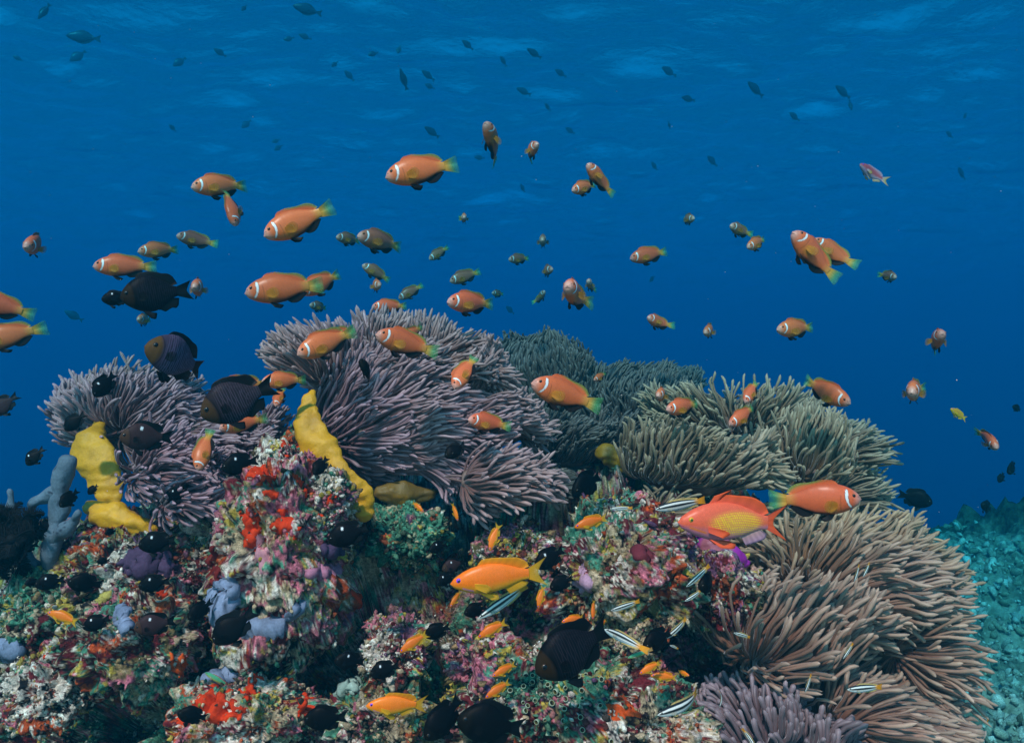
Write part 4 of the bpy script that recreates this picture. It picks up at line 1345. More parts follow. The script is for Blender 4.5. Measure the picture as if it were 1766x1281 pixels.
anemone('large central mauve anemone with a bright yellow column running down its left side',
        [(690, 735, 182, 138, 1.22, .12, 545, 775, (.80, -.15, .12), 1.12), (565, 655, 88, 68, 1.24, .10, 615, 690, (-.25, -.15, .45), 1.05), (775, 685, 108, 100, 1.26, .10, 690, 745, (.45, -.1, .65), 1.1),
         (838, 832, 98, 76, 1.08, .07, 650, 810, (1.3, -.1, .0), 1.0), (690, 625, 105, 58, 1.32, .08, 690, 660, (.25, 0, .7), 1.0), (820, 745, 100, 85, 1.22, .09, 700, 745, (.85, -.1, .15), 1.05)],
        MAUVE, .082, .0023, .0050, 22,
        cols=[([(540, 680, 1.11), (536, 735, 1.08), (556, 785, 1.065), (590, 825, 1.05), (622, 850, 1.055), (628, 885, 1.06)], [7, 27, 31, 21, 20, 15], YEL, .34, 1.0),
              ([(655, 850, 1.14), (700, 852, 1.15), (745, 852, 1.16)], [12, 18, 10], (0.20, 0.11, .02), .7, .8)])  # last piece: yellow column in shade, the shade put into its colour
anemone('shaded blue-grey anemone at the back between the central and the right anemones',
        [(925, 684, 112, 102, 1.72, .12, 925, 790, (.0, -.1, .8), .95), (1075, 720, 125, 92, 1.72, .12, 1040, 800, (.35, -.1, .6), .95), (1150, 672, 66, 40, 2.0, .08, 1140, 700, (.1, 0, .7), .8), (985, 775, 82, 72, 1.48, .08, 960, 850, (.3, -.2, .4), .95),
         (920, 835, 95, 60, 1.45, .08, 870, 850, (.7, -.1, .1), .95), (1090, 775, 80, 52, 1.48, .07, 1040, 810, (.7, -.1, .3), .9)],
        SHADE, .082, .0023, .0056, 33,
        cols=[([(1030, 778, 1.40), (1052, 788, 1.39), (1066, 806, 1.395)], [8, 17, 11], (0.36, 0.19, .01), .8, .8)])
anemone('olive-tan anemone on the right side of the reef with tall tentacles fanned around pale centres',
        [(1262, 732, 140, 74, 1.40, .10, 1258, 790, (.1, -.1, .72), 1.1), (1185, 818, 140, 82, 1.22, .10, 1120, 900, (.35, -.25, .72), 1.1), (1375, 810, 105, 82, 1.30, .10, 1362, 835, (.2, -.2, .62), 1.1), (1432, 790, 72, 66, 1.42, .09, 1400, 820, (.75, 0, .3), 1.0),
         (1150, 905, 70, 38, 1.12, .05, 1115, 890, (.3, -.3, -.35), .8), (1440, 855, 72, 56, 1.38, .08, 1380, 850, (.8, 0, .1), 1.0), (1300, 900, 120, 45, 1.22, .06, 1240, 900, (.6, -.2, .2), .9)],
        TAN, .084, .0023, .0053, 44,
        cols=[([(1205, 932, 1.09), (1232, 945, 1.06), (1258, 962, 1.05), (1285, 972, 1.06)], [12, 22, 20, 10], (0.46, 0.025, 0.42), .7, .6)])
anemone('huge brown anemone filling the lower right corner, its long tentacles swept to the right',
        [(1455, 1005, 165, 105, 1.14, .12, 1395, 1060, (.55, -.15, .42), 1.15), (1525, 1115, 98, 138, 1.14, .12, 1470, 1130, (.85, 0, .15), 1.05), (1345, 1120, 150, 100, 1.03, .09, 1230, 1170, (.6, -.2, .42), 1.15), (1478, 1222, 155, 88, 1.02, .10, 1440, 1240, (.75, -.1, .18), 1.0),
         (1555, 1010, 62, 54, 1.25, .07, 1540, 1010, (.85, 0, .1), 1.0), (1345, 1000, 75, 70, 1.14, .06, 1400, 1050, (-.1, -.2, .65), 1.05)],
        BROWN, .092, .0025, .0055, 55, disc_col=(0.34, 0.17, 0.12))
anemone('low violet-grey anemone with short stubby tentacles along the bottom edge, lower right',
        [(1290, 1252, 108, 62, .95, .07, 1300, 1290, (.0, -.2, .65), .85), (1400, 1275, 80, 45, .95, .06, 1380, 1290, (.3, -.2, .5), .85)],
        PURP, .060, .0029, .0074, 66, disc_col=(0.16, 0.10, 0.13))

# ------------------------------------------------------------------ the fish of this reef
AF = make_anemonefish()
AD = make_anemonefish(0.75)  # dim copy for farther fish, light falloff put into its colours
G_AF = 'orange anemonefish hovering over the reef'
# (snout x, snout y, tail x, tail y, full length px, depth m or 0, roll, bend, away, dark variant, label)
ANEMONEFISH = [
    (666, 310, 792, 277, 132, .95, 0, .1, 0, 0, 'large orange anemonefish at the top of the shoal, left of two small upright ones'),
    (340, 330, 424, 310, 100, 1.25, 0, .3, 0, 0, 'orange anemonefish at upper left whose tail touches the diving one'),
    (411, 393, 391, 318, 82, 1.22, 62, .2, 0, 0, 'pinkish anemonefish diving head down at the upper left, seen from above'),
    (462, 412, 570, 354, 130, .95, 0, -.2, 0, 0, 'large orange anemonefish sloping head down, below and right of the diving one'),
    (73, 434, 58, 408, 95, 1.25, -12, .3, 0, 0, 'slim head-on anemonefish at far left, alone in blue water'),
    (169, 462, 263, 457, 100, 1.2, 0, .1, 0, 0, 'orange anemonefish swimming just above the large black damselfish at left'),
    (248, 438, 304, 425, 72, 1.6, 0, .3, 0, 0, 'middle one of the three anemonefish in a rising row at left'),
    (313, 410, 366, 420, 68, 1.7, 0, -.3, 0, 1, 'brownish anemonefish at the upper right end of the rising row at left'),
    (352, 500, 338, 494, 84, 1.35, 0, .3, 0, 0, 'pale head-on anemonefish right of the large black damselfish at left'),
    (251, 553, 247, 549, 52, 1.9, 0, 0, 0, 0, 'tiny pale head-on anemonefish right beneath the large black damselfish at left'),
    (-45, 513, 46, 542, 108, 1.1, 0, 0, 0, 0, 'upper of two anemonefish cut by the left edge'),
    (-35, 596, 70, 562, 114, 1.1, 0, .2, 0, 0, 'lower of two anemonefish cut by the left edge'),
    (427, 508, 556, 488, 134, 1.04, 0, .1, 0, 0, 'largest anemonefish above the left anemones, its tail overlapping another one'),
    (524, 509, 587, 467, 88, 1.15, 0, .2, 0, 0, 'anemonefish half hidden behind the tail of the largest one'),
    (539, 528, 563, 530, 44, 2.2, 0, .2, 0, 1, 'small dark anemonefish below the pair with overlapping tails'),
    (584, 413, 622, 412, 55, 1.9, 0, .2, 0, 1, 'dim anemonefish with its tail against the snout of a bigger one'),
    (622, 413, 694, 421, 96, 1.45, 0, .15, 0, 1, 'brown anemonefish with yellow-orange tail root, right of a dim smaller one'),
    (626, 458, 672, 483, 55, 1.9, 0, .1, 0, 1, 'dim anemonefish slanting head up, in mid water left of centre'),
    (660, 495, 630, 489, 56, 1.75, 0, -.5, 0, 0, 'small anemonefish turning right, just under the dim head-up one'),
    (643, 531, 702, 526, 64, 1.35, 0, .1, 0, 0, 'bright small anemonefish above the top of the central anemone'),
    (688, 516, 730, 490, 50, 2.1, 0, .1, 0, 1, 'dim anemonefish right above the bright small one over the central anemone'),
    (628, 556, 664, 546, 48, 1.8, 0, 0, 0, 1, 'brown anemonefish partly sunk behind the crest of the central anemone'),
    (741, 449, 773, 424, 44, 2.3, 0, 0, 0, 1, 'small dim anemonefish steeply nose down, above centre'),
    (776, 487, 830, 466, 60, 2.0, 0, .1, 0, 1, 'dark slender anemonefish nose down over the bright one at the centre'),
    (773, 524, 855, 521, 100, 1.2, 0, .1, 0, 0, 'bright orange anemonefish in the centre of the picture'),
    (849, 507, 868, 506, 32, 2.8, 0, 0, 0, 1, 'tiny dark anemonefish at the tail of the bright one in the centre'),
    (802, 380, 799, 372, 44, 2.0, 0, .3, 0, 0, 'tiny pale head-on anemonefish alone in the upper middle water'),
    (838, 224, 866, 276, 98, 1.35, -8, .2, 0, 0, 'topmost anemonefish, upright with its tail hanging to the right'),
    (927, 258, 899, 268, 68, 1.5, 0, -.4, 0, 0, 'small anemonefish turning to face us, right of the topmost one'),
    (1010, 288, 1058, 334, 78, 1.25, 0, -.1, 0, 0, 'upper fish of the overlapping pair at upper right of centre'),
    (985, 334, 1032, 312, 62, 1.4, 0, .1, 0, 0, 'lower fish of the overlapping pair at upper right of centre'),
    (1192, 382, 1177, 374, 46, 2.0, 0, -.2, 0, 1, 'dark round anemonefish facing right in the upper right water'),
    (934, 420, 940, 410, 60, 2.1, 0, .2, 0, 1, 'dim anemonefish almost head-on, upper centre, facing a bit left'),
    (877, 450, 915, 443, 46, 2.2, 0, .1, 0, 1, 'dim grey anemonefish side-on, just left of the right-turning one'),
    (952, 468, 927, 466, 50, 2.0, 0, -.5, 0, 1, 'small grey anemonefish facing right with a green tail, centre right'),
    (939, 504, 925, 522, 40, 2.5, 0, .3, 0, 1, 'tiny dim anemonefish tilted head up right of centre'),
    (974, 499, 1008, 520, 118, 1.15, 0, -.25, 0, 0, 'big round-faced anemonefish looking at us right of the centre'),
    (1012, 487, 1024, 499, 48, 2.0, 0, -.2, 0, 0, 'tiny pale anemonefish close behind the big round-faced one'),
    (1085, 448, 1156, 431, 74, 1.45, 0, .15, 0, 0, 'orange anemonefish with dark belly alone at right of centre'),
    (1254, 393, 1298, 403, 58, 1.7, 0, -.2, 0, 1, 'greyish upper fish of the small pair at upper right'),
    (1284, 430, 1328, 408, 58, 1.5, 0, .1, 0, 0, 'orange lower fish of the small pair at upper right'),
    (1361, 402, 1444, 484, 120, 1.0, 0, -.15, 0, 0, 'large orange anemonefish pointing head up at right, in front of another'),
    (1398, 414, 1474, 462, 90, 1.2, 0, -.3, 0, 0, 'anemonefish mostly hidden behind the large head-up one at right'),
    (1533, 482, 1531, 470, 48, 1.9, 0, .2, 0, 1, 'tiny thin head-on anemonefish alone in the right water'),
    (1113, 549, 1158, 564, 62, 1.5, 10, -.3, 0, 0, 'small anemonefish with black pelvic fin over the dark back anemone'),
    (1209, 576, 1243, 562, 60, 1.6, 0, .2, 0, 0, 'small plump anemonefish hovering over the left part of the olive anemone'),
    (1334, 570, 1414, 563, 86, 1.3, 0, .1, 0, 0, 'orange anemonefish level and side-on above the right anemone crest'),
    (1601, 577, 1622, 604, 92, 1.3, -6, -.2, 0, 0, 'head-on anemonefish with spread yellow fins at far right'),
    (885, 581, 885, 577, 34, 2.2, 0, 0, 0, 0, 'tiny head-on anemonefish over the gap between central and back anemones'),
    (911, 595, 912, 590, 20, 2.6, 0, 0, 0, 0, 'minute pale anemonefish at the rim of the dark back anemone'),
    (519, 613, 612, 568, 114, 1.0, 0, .1, 0, 0, 'orange anemonefish low over the left shoulder of the central anemone'),
    (556, 592, 612, 564, 70, 1.12, 0, .1, 0, 0, 'anemonefish hidden behind the one over the left shoulder of the central anemone'),
    (652, 578, 750, 608, 116, 1.0, 0, -.15, 0, 0, 'orange anemonefish on the crest of the central anemone, tail down right'),
    (692, 592, 729, 560, 62, 1.2, 0, .1, 0, 0, 'anemonefish showing only its green tail behind the crest fish'),
    (456, 658, 527, 655, 78, 1.05, 0, .2, 0, 0, 'small orange anemonefish at the left rim of the central anemone'),
    (481, 700, 484, 668, 48, 1.12, 55, 0, 0, 0, 'narrow anemonefish diving beneath the one at the left rim'),
    (785, 670, 820, 610, 86, .98, 48, .1, 0, 0, 'slim anemonefish diving into the right side of the central anemone'),
    (808, 722, 878, 737, 84, 1.0, 0, -.15, 0, 0, 'orange anemonefish right of the central anemone, left of the biggest one'),
    (915, 660, 1037, 702, 134, .9, 0, -.1, 0, 0, 'biggest anemonefish, in front of the dark back anemone'),
    (349, 810, 357, 738, 80, 1.02, 55, .1, 0, 0, 'slim anemonefish diving head down in front of the left anemone'),
    (385, 738, 458, 722, 84, 1.12, 0, .1, 0, 0, 'anemonefish showing only an orange-yellow tail behind the scaled damselfish'),
    (378, 672, 462, 660, 96, 1.15, 0, .1, 0, 0, 'anemonefish peeping over the back of the scaled damselfish'),
    (1128, 682, 1158, 677, 66, 1.25, 0, .2, 0, 0, 'head-on anemonefish in front of the back anemone, left of a side-on one'),
    (1145, 706, 1213, 696, 78, 1.12, 0, .1, 0, 0, 'orange anemonefish side-on between the back anemone and the olive one'),
    (1280, 694, 1312, 656, 58, 1.22, 30, .1, 0, 0, 'small anemonefish nose down in the crest of the olive anemone'),
    (1254, 732, 1313, 701, 70, 1.1, 0, .3, 0, 0, 'anemonefish sloping nose down over the centre of the olive anemone'),
    (1451, 695, 1392, 655, 100, 1.15, 8, -.2, 0, 0, 'anemonefish heading down right at the edge of the olive anemone'),
    (1549, 676, 1603, 670, 100, 1.25, 0, -.2, 0, 0, 'plump anemonefish nearly facing us above the empty right water'),
    (1698, 770, 1712, 742, 72, 1.35, 14, .2, 0, 0, 'small tilted head-on anemonefish near the right edge'),
    (1479, 858, 1330, 866, 152, .86, 0, -.1, 0, 0, 'big orange anemonefish facing right behind the spotted pink goldie'),
    (1023, 656, 1048, 643, 34, 1.5, 0, .1, 0, 0, 'very small anemonefish just right of the biggest one'),
]
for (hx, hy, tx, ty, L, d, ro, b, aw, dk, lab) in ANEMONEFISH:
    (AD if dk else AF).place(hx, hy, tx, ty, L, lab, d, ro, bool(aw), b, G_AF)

DB = make_damselfish((0.004, 0.0035, 0.005), (0.030, 0.027, 0.042), (0.025, 0.014, 0.006), kind='black_damselfish')
DL = make_damselfish((0.050, 0.036, 0.065), (0.20, 0.15, 0.28), (0.10, 0.055, 0.018), kind='black_damselfish')
DS = make_damselfish((0.016, 0.011, 0.015), (0.085, 0.065, 0.10), (0.055, 0.028, 0.012), kind='black_damselfish')
DR = make_damselfish((0.040, 0.020, 0.022), (0.075, 0.04, 0.045), (0.06, 0.03, 0.02), spot=True, kind='black_damselfish', amt=.5, nu=90)
DK = make_damselfish((0.003, 0.0027, 0.0035), (0.009, 0.008, 0.012), (0.006, 0.005, 0.004), kind='black_damselfish', amt=.6, nu=90)
DW = make_damselfish((0.0035, 0.003, 0.004), (0.01, 0.009, 0.014), (0.006, 0.005, 0.005), spot=True, kind='black_damselfish', amt=.6, nu=90)
G_BD = 'black damselfish around the reef'
# kinds: B scaled black, L lavender, S silvery scaled, R brown with white dot, K plain black, W black with white dot
DAMSELS = [
    ('B', 219, 516, 323, 496, 116, .95, 0, .1, 'large black damselfish in mid water at left, nose to the tail of a small one'),
    ('L', 272, 598, 350, 640, 128, .92, 0, .35, 'large lavender-scaled damselfish hovering above the left anemone'),
    ('S', 356, 716, 468, 662, 134, .90, 0, -.1, 'large dark damselfish with silvery scale rows between the left and central anemones'),
    ('B', 922, 1150, 1062, 1090, 160, .80, 0, .1, 'largest black damselfish, low on the reef beside the striped wrasses'),
    ('K', 788, 1234, 908, 1266, 126, .80, 0, .1, 'plain black damselfish nose to tail with another at the bottom edge'),
    ('K', 734, 1266, 800, 1212, 92, .79, 0, .2, 'black damselfish at the bottom edge with its nose down left'),
    ('R', 215, 752, 292, 756, 86, .98, 0, .1, 'reddish brown damselfish with a white dot in front of the left anemone'),
    ('K', 1200, 1008, 1248, 1000, 62, .94, 0, .3, 'black damselfish on the purple ridged rock'),
    ('K', 1106, 1112, 1166, 1094, 70, .84, 0, .1, 'black damselfish between two striped wrasses right of the largest damselfish'),
    ('W', 386, 806, 443, 795, 64, 1.0, 0, .1, 'dark damselfish with a white dot in the gap between left and central anemones'),
    ('K', 624, 620, 646, 664, 60, .98, 35, .3, 'small black damselfish upright in front of the top of the central anemone'),
    ('W', 566, 932, 638, 910, 76, .86, 0, .1, 'white-dotted black damselfish at the right edge of the pale rock'),
    ('K', 985, 848, 1044, 822, 80, 1.25, 0, .1, 'dark round damselfish in the shade under the back anemone'),
    ('W', 178, 517, 222, 513, 46, 1.05, 0, .1, 'small damselfish in front of the large black one in mid water'),
    ('W', 168, 684, 195, 642, 54, 1.05, 0, .2, 'white-dotted black damselfish nose down at the crest of the left anemone'),
    ('K', 112, 742, 146, 712, 44, 1.08, 0, .1, 'black damselfish at the left edge of the left anemone'),
    ('W', 46, 802, 73, 772, 36, 1.1, 0, .2, 'small dotted damselfish alone at far left above the feather star'),
    ('R', -14, 716, 26, 680, 54, 1.2, 0, .2, 'brown-grey damselfish cut by the left edge'),
    ('K', 768, 788, 804, 764, 46, .96, 25, .1, 'small black damselfish before the right half of the central anemone'),
    ('K', 543, 818, 564, 788, 40, .92, 20, .1, 'small black damselfish in front of the yellow column'),
    ('W', 240, 940, 303, 932, 64, .97, 0, .1, 'white-dotted black damselfish just above the purple sponge'),
    ('K', 152, 852, 168, 836, 22, 1.08, 0, .1, 'tiny black damselfish in the gap beside the left yellow column'),
    ('K', 110, 872, 130, 846, 40, 1.0, 0, .1, 'black damselfish in front of the branching blue sponge'),
    ('K', 31, 946, 63, 940, 36, 1.05, 0, .1, 'black damselfish below the feather star at left'),
    ('K', 46, 1004, 66, 1004, 24, .98, 0, 0, 'tiny black damselfish nosing the tail of a dotted one at left'),
    ('W', 64, 1007, 109, 1001, 48, .95, 0, .1, 'dotted black damselfish followed by a tiny one at left'),
    ('K', 121, 1000, 172, 1013, 56, .93, 0, .2, 'plain black damselfish beside the mustard yellow sponge'),
    ('W', 240, 1010, 293, 1003, 54, .94, 0, .1, 'dotted black damselfish just below the purple sponge'),
    ('W', 144, 1082, 189, 1066, 48, .90, 0, .1, 'black damselfish left of the small blue-grey sponge'),
    ('R', 236, 1080, 300, 1074, 68, .86, 0, .1, 'dark brown damselfish with a green wrasse at its tail'),
    ('K', 368, 1108, 436, 1056, 84, .88, 0, .3, 'black damselfish in front of the blue-grey spreading sponge'),
    ('K', 329, 1064, 364, 1040, 48, .92, 0, .2, 'black damselfish left of the pored blue-grey sponge'),
    ('W', 638, 1162, 690, 1148, 54, .84, 0, .1, 'small black damselfish above the orange goldie at the bottom'),
    ('K', 524, 1240, 600, 1238, 76, .82, 0, .1, 'black damselfish under the triangular red sponge'),
    ('K', 732, 1096, 777, 1080, 48, .90, 0, 0, 'black damselfish touching the tail of a small orange goldie'),
    ('W', 922, 976, 976, 948, 62, .95, 0, .1, 'black damselfish with white dot above the tail of the big orange goldie'),
    ('K', 948, 1014, 990, 996, 46, .93, 0, 0, 'black damselfish just right of the tail of the big orange goldie'),
    ('R', 763, 980, 803, 970, 44, .98, 0, .1, 'dark damselfish just above the head of the big orange goldie'),
    ('W', 753, 1006, 786, 990, 38, .97, 0, .1, 'small dark damselfish at the snout of the big orange goldie'),
    ('W', 740, 947, 773, 940, 36, 1.0, 0, .1, 'small dotted damselfish by the turquoise weedy knob'),
    ('K', 308, 1226, 356, 1242, 52, .84, 0, .1, 'black damselfish under the thin red sponge strip at the bottom'),
    ('W', 578, 1134, 630, 1146, 56, .90, 0, .1, 'dotted black damselfish inside the dark hole'),
    ('K', 800, 1056, 842, 1048, 44, .88, 0, .1, 'black damselfish half hidden behind a striped wrasse'),
    ('K', 184, 918, 197, 916, 20, 1.0, 0, 0, 'tiny black damselfish on the foot of the left yellow column'),
    ('K', 168, 968, 189, 966, 22, .98, 0, 0, 'tiny black damselfish left of the purple sponge'),
    ('W', 286, 856, 322, 848, 40, 1.02, 0, .1, 'small dotted damselfish in the lower folds of the left anemone'),
    ('K', 1602, 866, 1553, 852, 56, 1.9, 0, .1, 'dark damselfish facing right behind the right end of the reef'),
    ('K', 1688, 868, 1717, 880, 34, 2.2, 0, .1, 'dark fish hovering over the distant reef mound'),
    ('K', 1734, 816, 1758, 796, 34, 2.2, 0, .1, 'dark fish near the right edge, above the distant mound'),
    ('K', 1722, 832, 1732, 814, 20, 2.4, 0, .1, 'small dark fish left below the one near the right edge'),
    ('K', 1745, 700, 1763, 708, 20, 2.4, 0, .1, 'small dark oval fish at the right edge over blue water'),
]
KD = {'B': DB, 'L': DL, 'S': DS, 'R': DR, 'K': DK, 'W': DW}
for (k, hx, hy, tx, ty, L, d, ro, b, lab) in DAMSELS:
    KD[k].place(hx, hy, tx, ty, L, lab, d, ro, False, b, G_BD, fat=1.15)

GD = make_goldie()
GY = make_goldie('yellow_goldie', (0.80, 0.36, 0.02), (0.80, 0.55, 0.03))
GP = make_goldie('pink_goldie', (0.55, 0.10, 0.12), (0.62, 0.42, 0.55))
MG = make_male_goldie()
G_GD = 'orange goldies near the rock'
GOLDIES = [
    (777, 1003, 947, 989, 172, .80, 0, .05, 'big orange goldie with purple eye in front of the reef'),
    (990, 908, 1051, 893, 64, .93, 0, .05, 'orange goldie above the pink and white rock, right of centre'),
    (633, 1211, 738, 1222, 108, .80, 0, .1, 'plump orange goldie at the bottom, left of the two black damselfish'),
    (824, 1098, 876, 1073, 58, .88, 0, .1, 'small orange goldie below the striped wrasse at the centre bottom'),
    (690, 1122, 739, 1094, 58, .86, 0, .1, 'small orange goldie whose tail touches a black damselfish'),
    (968, 1070, 1010, 1066, 44, .88, 0, .1, 'small level orange goldie above the back of the largest damselfish'),
    (1022, 1066, 1025, 1034, 34, .88, 30, 0, 'tiny orange goldie standing nose down beside the level one'),
    (928, 1047, 938, 1010, 40, .90, 30, 0, 'tiny orange goldie nose down under the tail of the big goldie'),
    (777, 1044, 796, 1020, 34, .92, 0, .1, 'small orange goldie nose down below the head of the big goldie'),
    (845, 948, 861, 903, 50, .95, 25, 0, 'thin orange goldie nose down above the big goldie'),
    (82, 1055, 137, 1074, 58, .88, 0, -.1, 'orange goldie on the green weedy rock at far left'),
    (1102, 1160, 1142, 1143, 44, .84, 0, .1, 'upper of two tiny orange goldies at the foot of the right anemone'),
    (1122, 1164, 1170, 1170, 48, .86, 0, .1, 'lower of two tiny orange goldies at the foot of the right anemone'),
    (1186, 1160, 1172, 1162, 26, .86, 0, 0, 'tiniest orange goldie facing right against the anemone foot'),
    (849, 1163, 892, 1147, 48, .86, 0, .1, 'small orange goldie left of the snout of the largest damselfish'),
    (837, 1200, 882, 1178, 52, .85, 0, .1, 'small orange goldie lowest among those left of the tunicate crowd'),
    (1028, 1078, 1050, 1072, 30, .84, 0, .1, 'orange goldie head peeping behind the arched wrasse'),
    (790, 898, 779, 866, 34, .96, 30, 0, 'thin pale orange goldie nose down under the central anemone'),
    (731, 882, 710, 866, 28, 1.08, 0, 0, 'dim little goldie in the shade under the central anemone'),
]
for (hx, hy, tx, ty, L, d, ro, b, lab) in GOLDIES:
    GD.place(hx, hy, tx, ty, L, lab, d, ro, False, b, G_GD)
GY.place(1635, 704, 1669, 724, 42, 'small yellow goldie above the empty blue water at right', 1.3, 0, False, -.1)
GP.place(1476, 287, 1529, 314, 66, 'reddish pink goldie with pale belly alone high at right', 1.35, 0, False, -.3)
MG.place(1165, 897, 1369, 905, 206, 'large pink-red goldie with a yellow-dotted flank before the right anemones', .80, 0, False, .04)

WR = make_wrasse()
GR = make_wrasse('green_wrasse', plain=True)
G_WR = 'striped wrasses around the right side of the reef'
WRASSES = [
    (825, 1063, 912, 1013, 102, .82, 0, .15, 'striped wrasse sloping up just below the big orange goldie'),
    (1128, 877, 1222, 864, 96, .84, 0, .1, 'striped wrasse behind the back of the large pink-red goldie'),
    (1052, 877, 1092, 876, 40, .92, 0, .1, 'small striped wrasse resting at the top of the rock left of the pink-red goldie'),
    (1052, 1050, 1107, 1039, 58, .86, 0, .1, 'striped wrasse on the sandy tan lump'),
    (1040, 1078, 1104, 1120, 84, .79, 0, -.5, 'arched striped wrasse at the tail of the largest black damselfish'),
    (1146, 1098, 1192, 1070, 56, .86, 0, .25, 'striped wrasse behind the tail of the black damselfish at the anemone foot'),
    (1129, 1223, 1233, 1212, 112, .78, 0, .45, 'arched striped wrasse over the rock at the bottom right'),
    (1456, 1184, 1529, 1189, 76, .83, 0, .05, 'striped wrasse lying level on the lower right anemone'),
    (1181, 1009, 1229, 977, 60, .93, 0, .1, 'greenish striped wrasse above the black damselfish on the purple rock'),
    (1179, 1034, 1216, 1020, 42, .92, 0, .2, 'short striped wrasse left below the black damselfish on the purple rock'),
    (1264, 1089, 1297, 1101, 36, .86, 0, .1, 'small dark striped wrasse on the left part of the brown anemone'),
    (1386, 1192, 1403, 1164, 34, .84, 0, .1, 'small striped wrasse steeply nose down left of the level one'),
    (1470, 1001, 1487, 974, 34, .94, 0, .1, 'left of two tiny wrasses side by side on the brown anemone'),
    (1485, 993, 1505, 971, 32, .96, 0, .1, 'right of two tiny wrasses side by side on the brown anemone'),
    (1452, 1134, 1475, 1110, 34, .86, 0, .1, 'tiny striped wrasse nose down above the level one'),
    (1302, 1288, 1284, 1256, 40, .78, 0, .2, 'striped wrasse standing in the violet-grey anemone at the bottom edge'),
    (1678, 1230, 1713, 1248, 42, 1.05, 0, .1, 'striped wrasse slipping out past the right end of the brown anemone'),
    (1154, 1110, 1171, 1120, 22, .83, 0, 0, 'tiny wrasse under the tail of the black damselfish at the anemone foot'),
    (1238, 1216, 1252, 1192, 32, .80, 0, .5, 'tiny bent wrasse at the tip of the arched bottom wrasse'),
]
for (hx, hy, tx, ty, L, d, ro, b, lab) in WRASSES:
    WR.place(hx, hy, tx, ty, L, lab, d, ro, False, b, G_WR)
GR.place(1082, 1134, 1127, 1120, 46, 'green wrasse with orange hind fins right of the largest damselfish', .80, 0, False, .1, fat=1.3)
GR.place(356, 1156, 393, 1187, 50, 'thin bright green wrasse lying on the blue-grey sponge', .93, 0, False, .1)
GR.place(290, 1066, 314, 1068, 30, 'little green wrasse at the tail of the dark brown damselfish', .90, 0, False, .1)

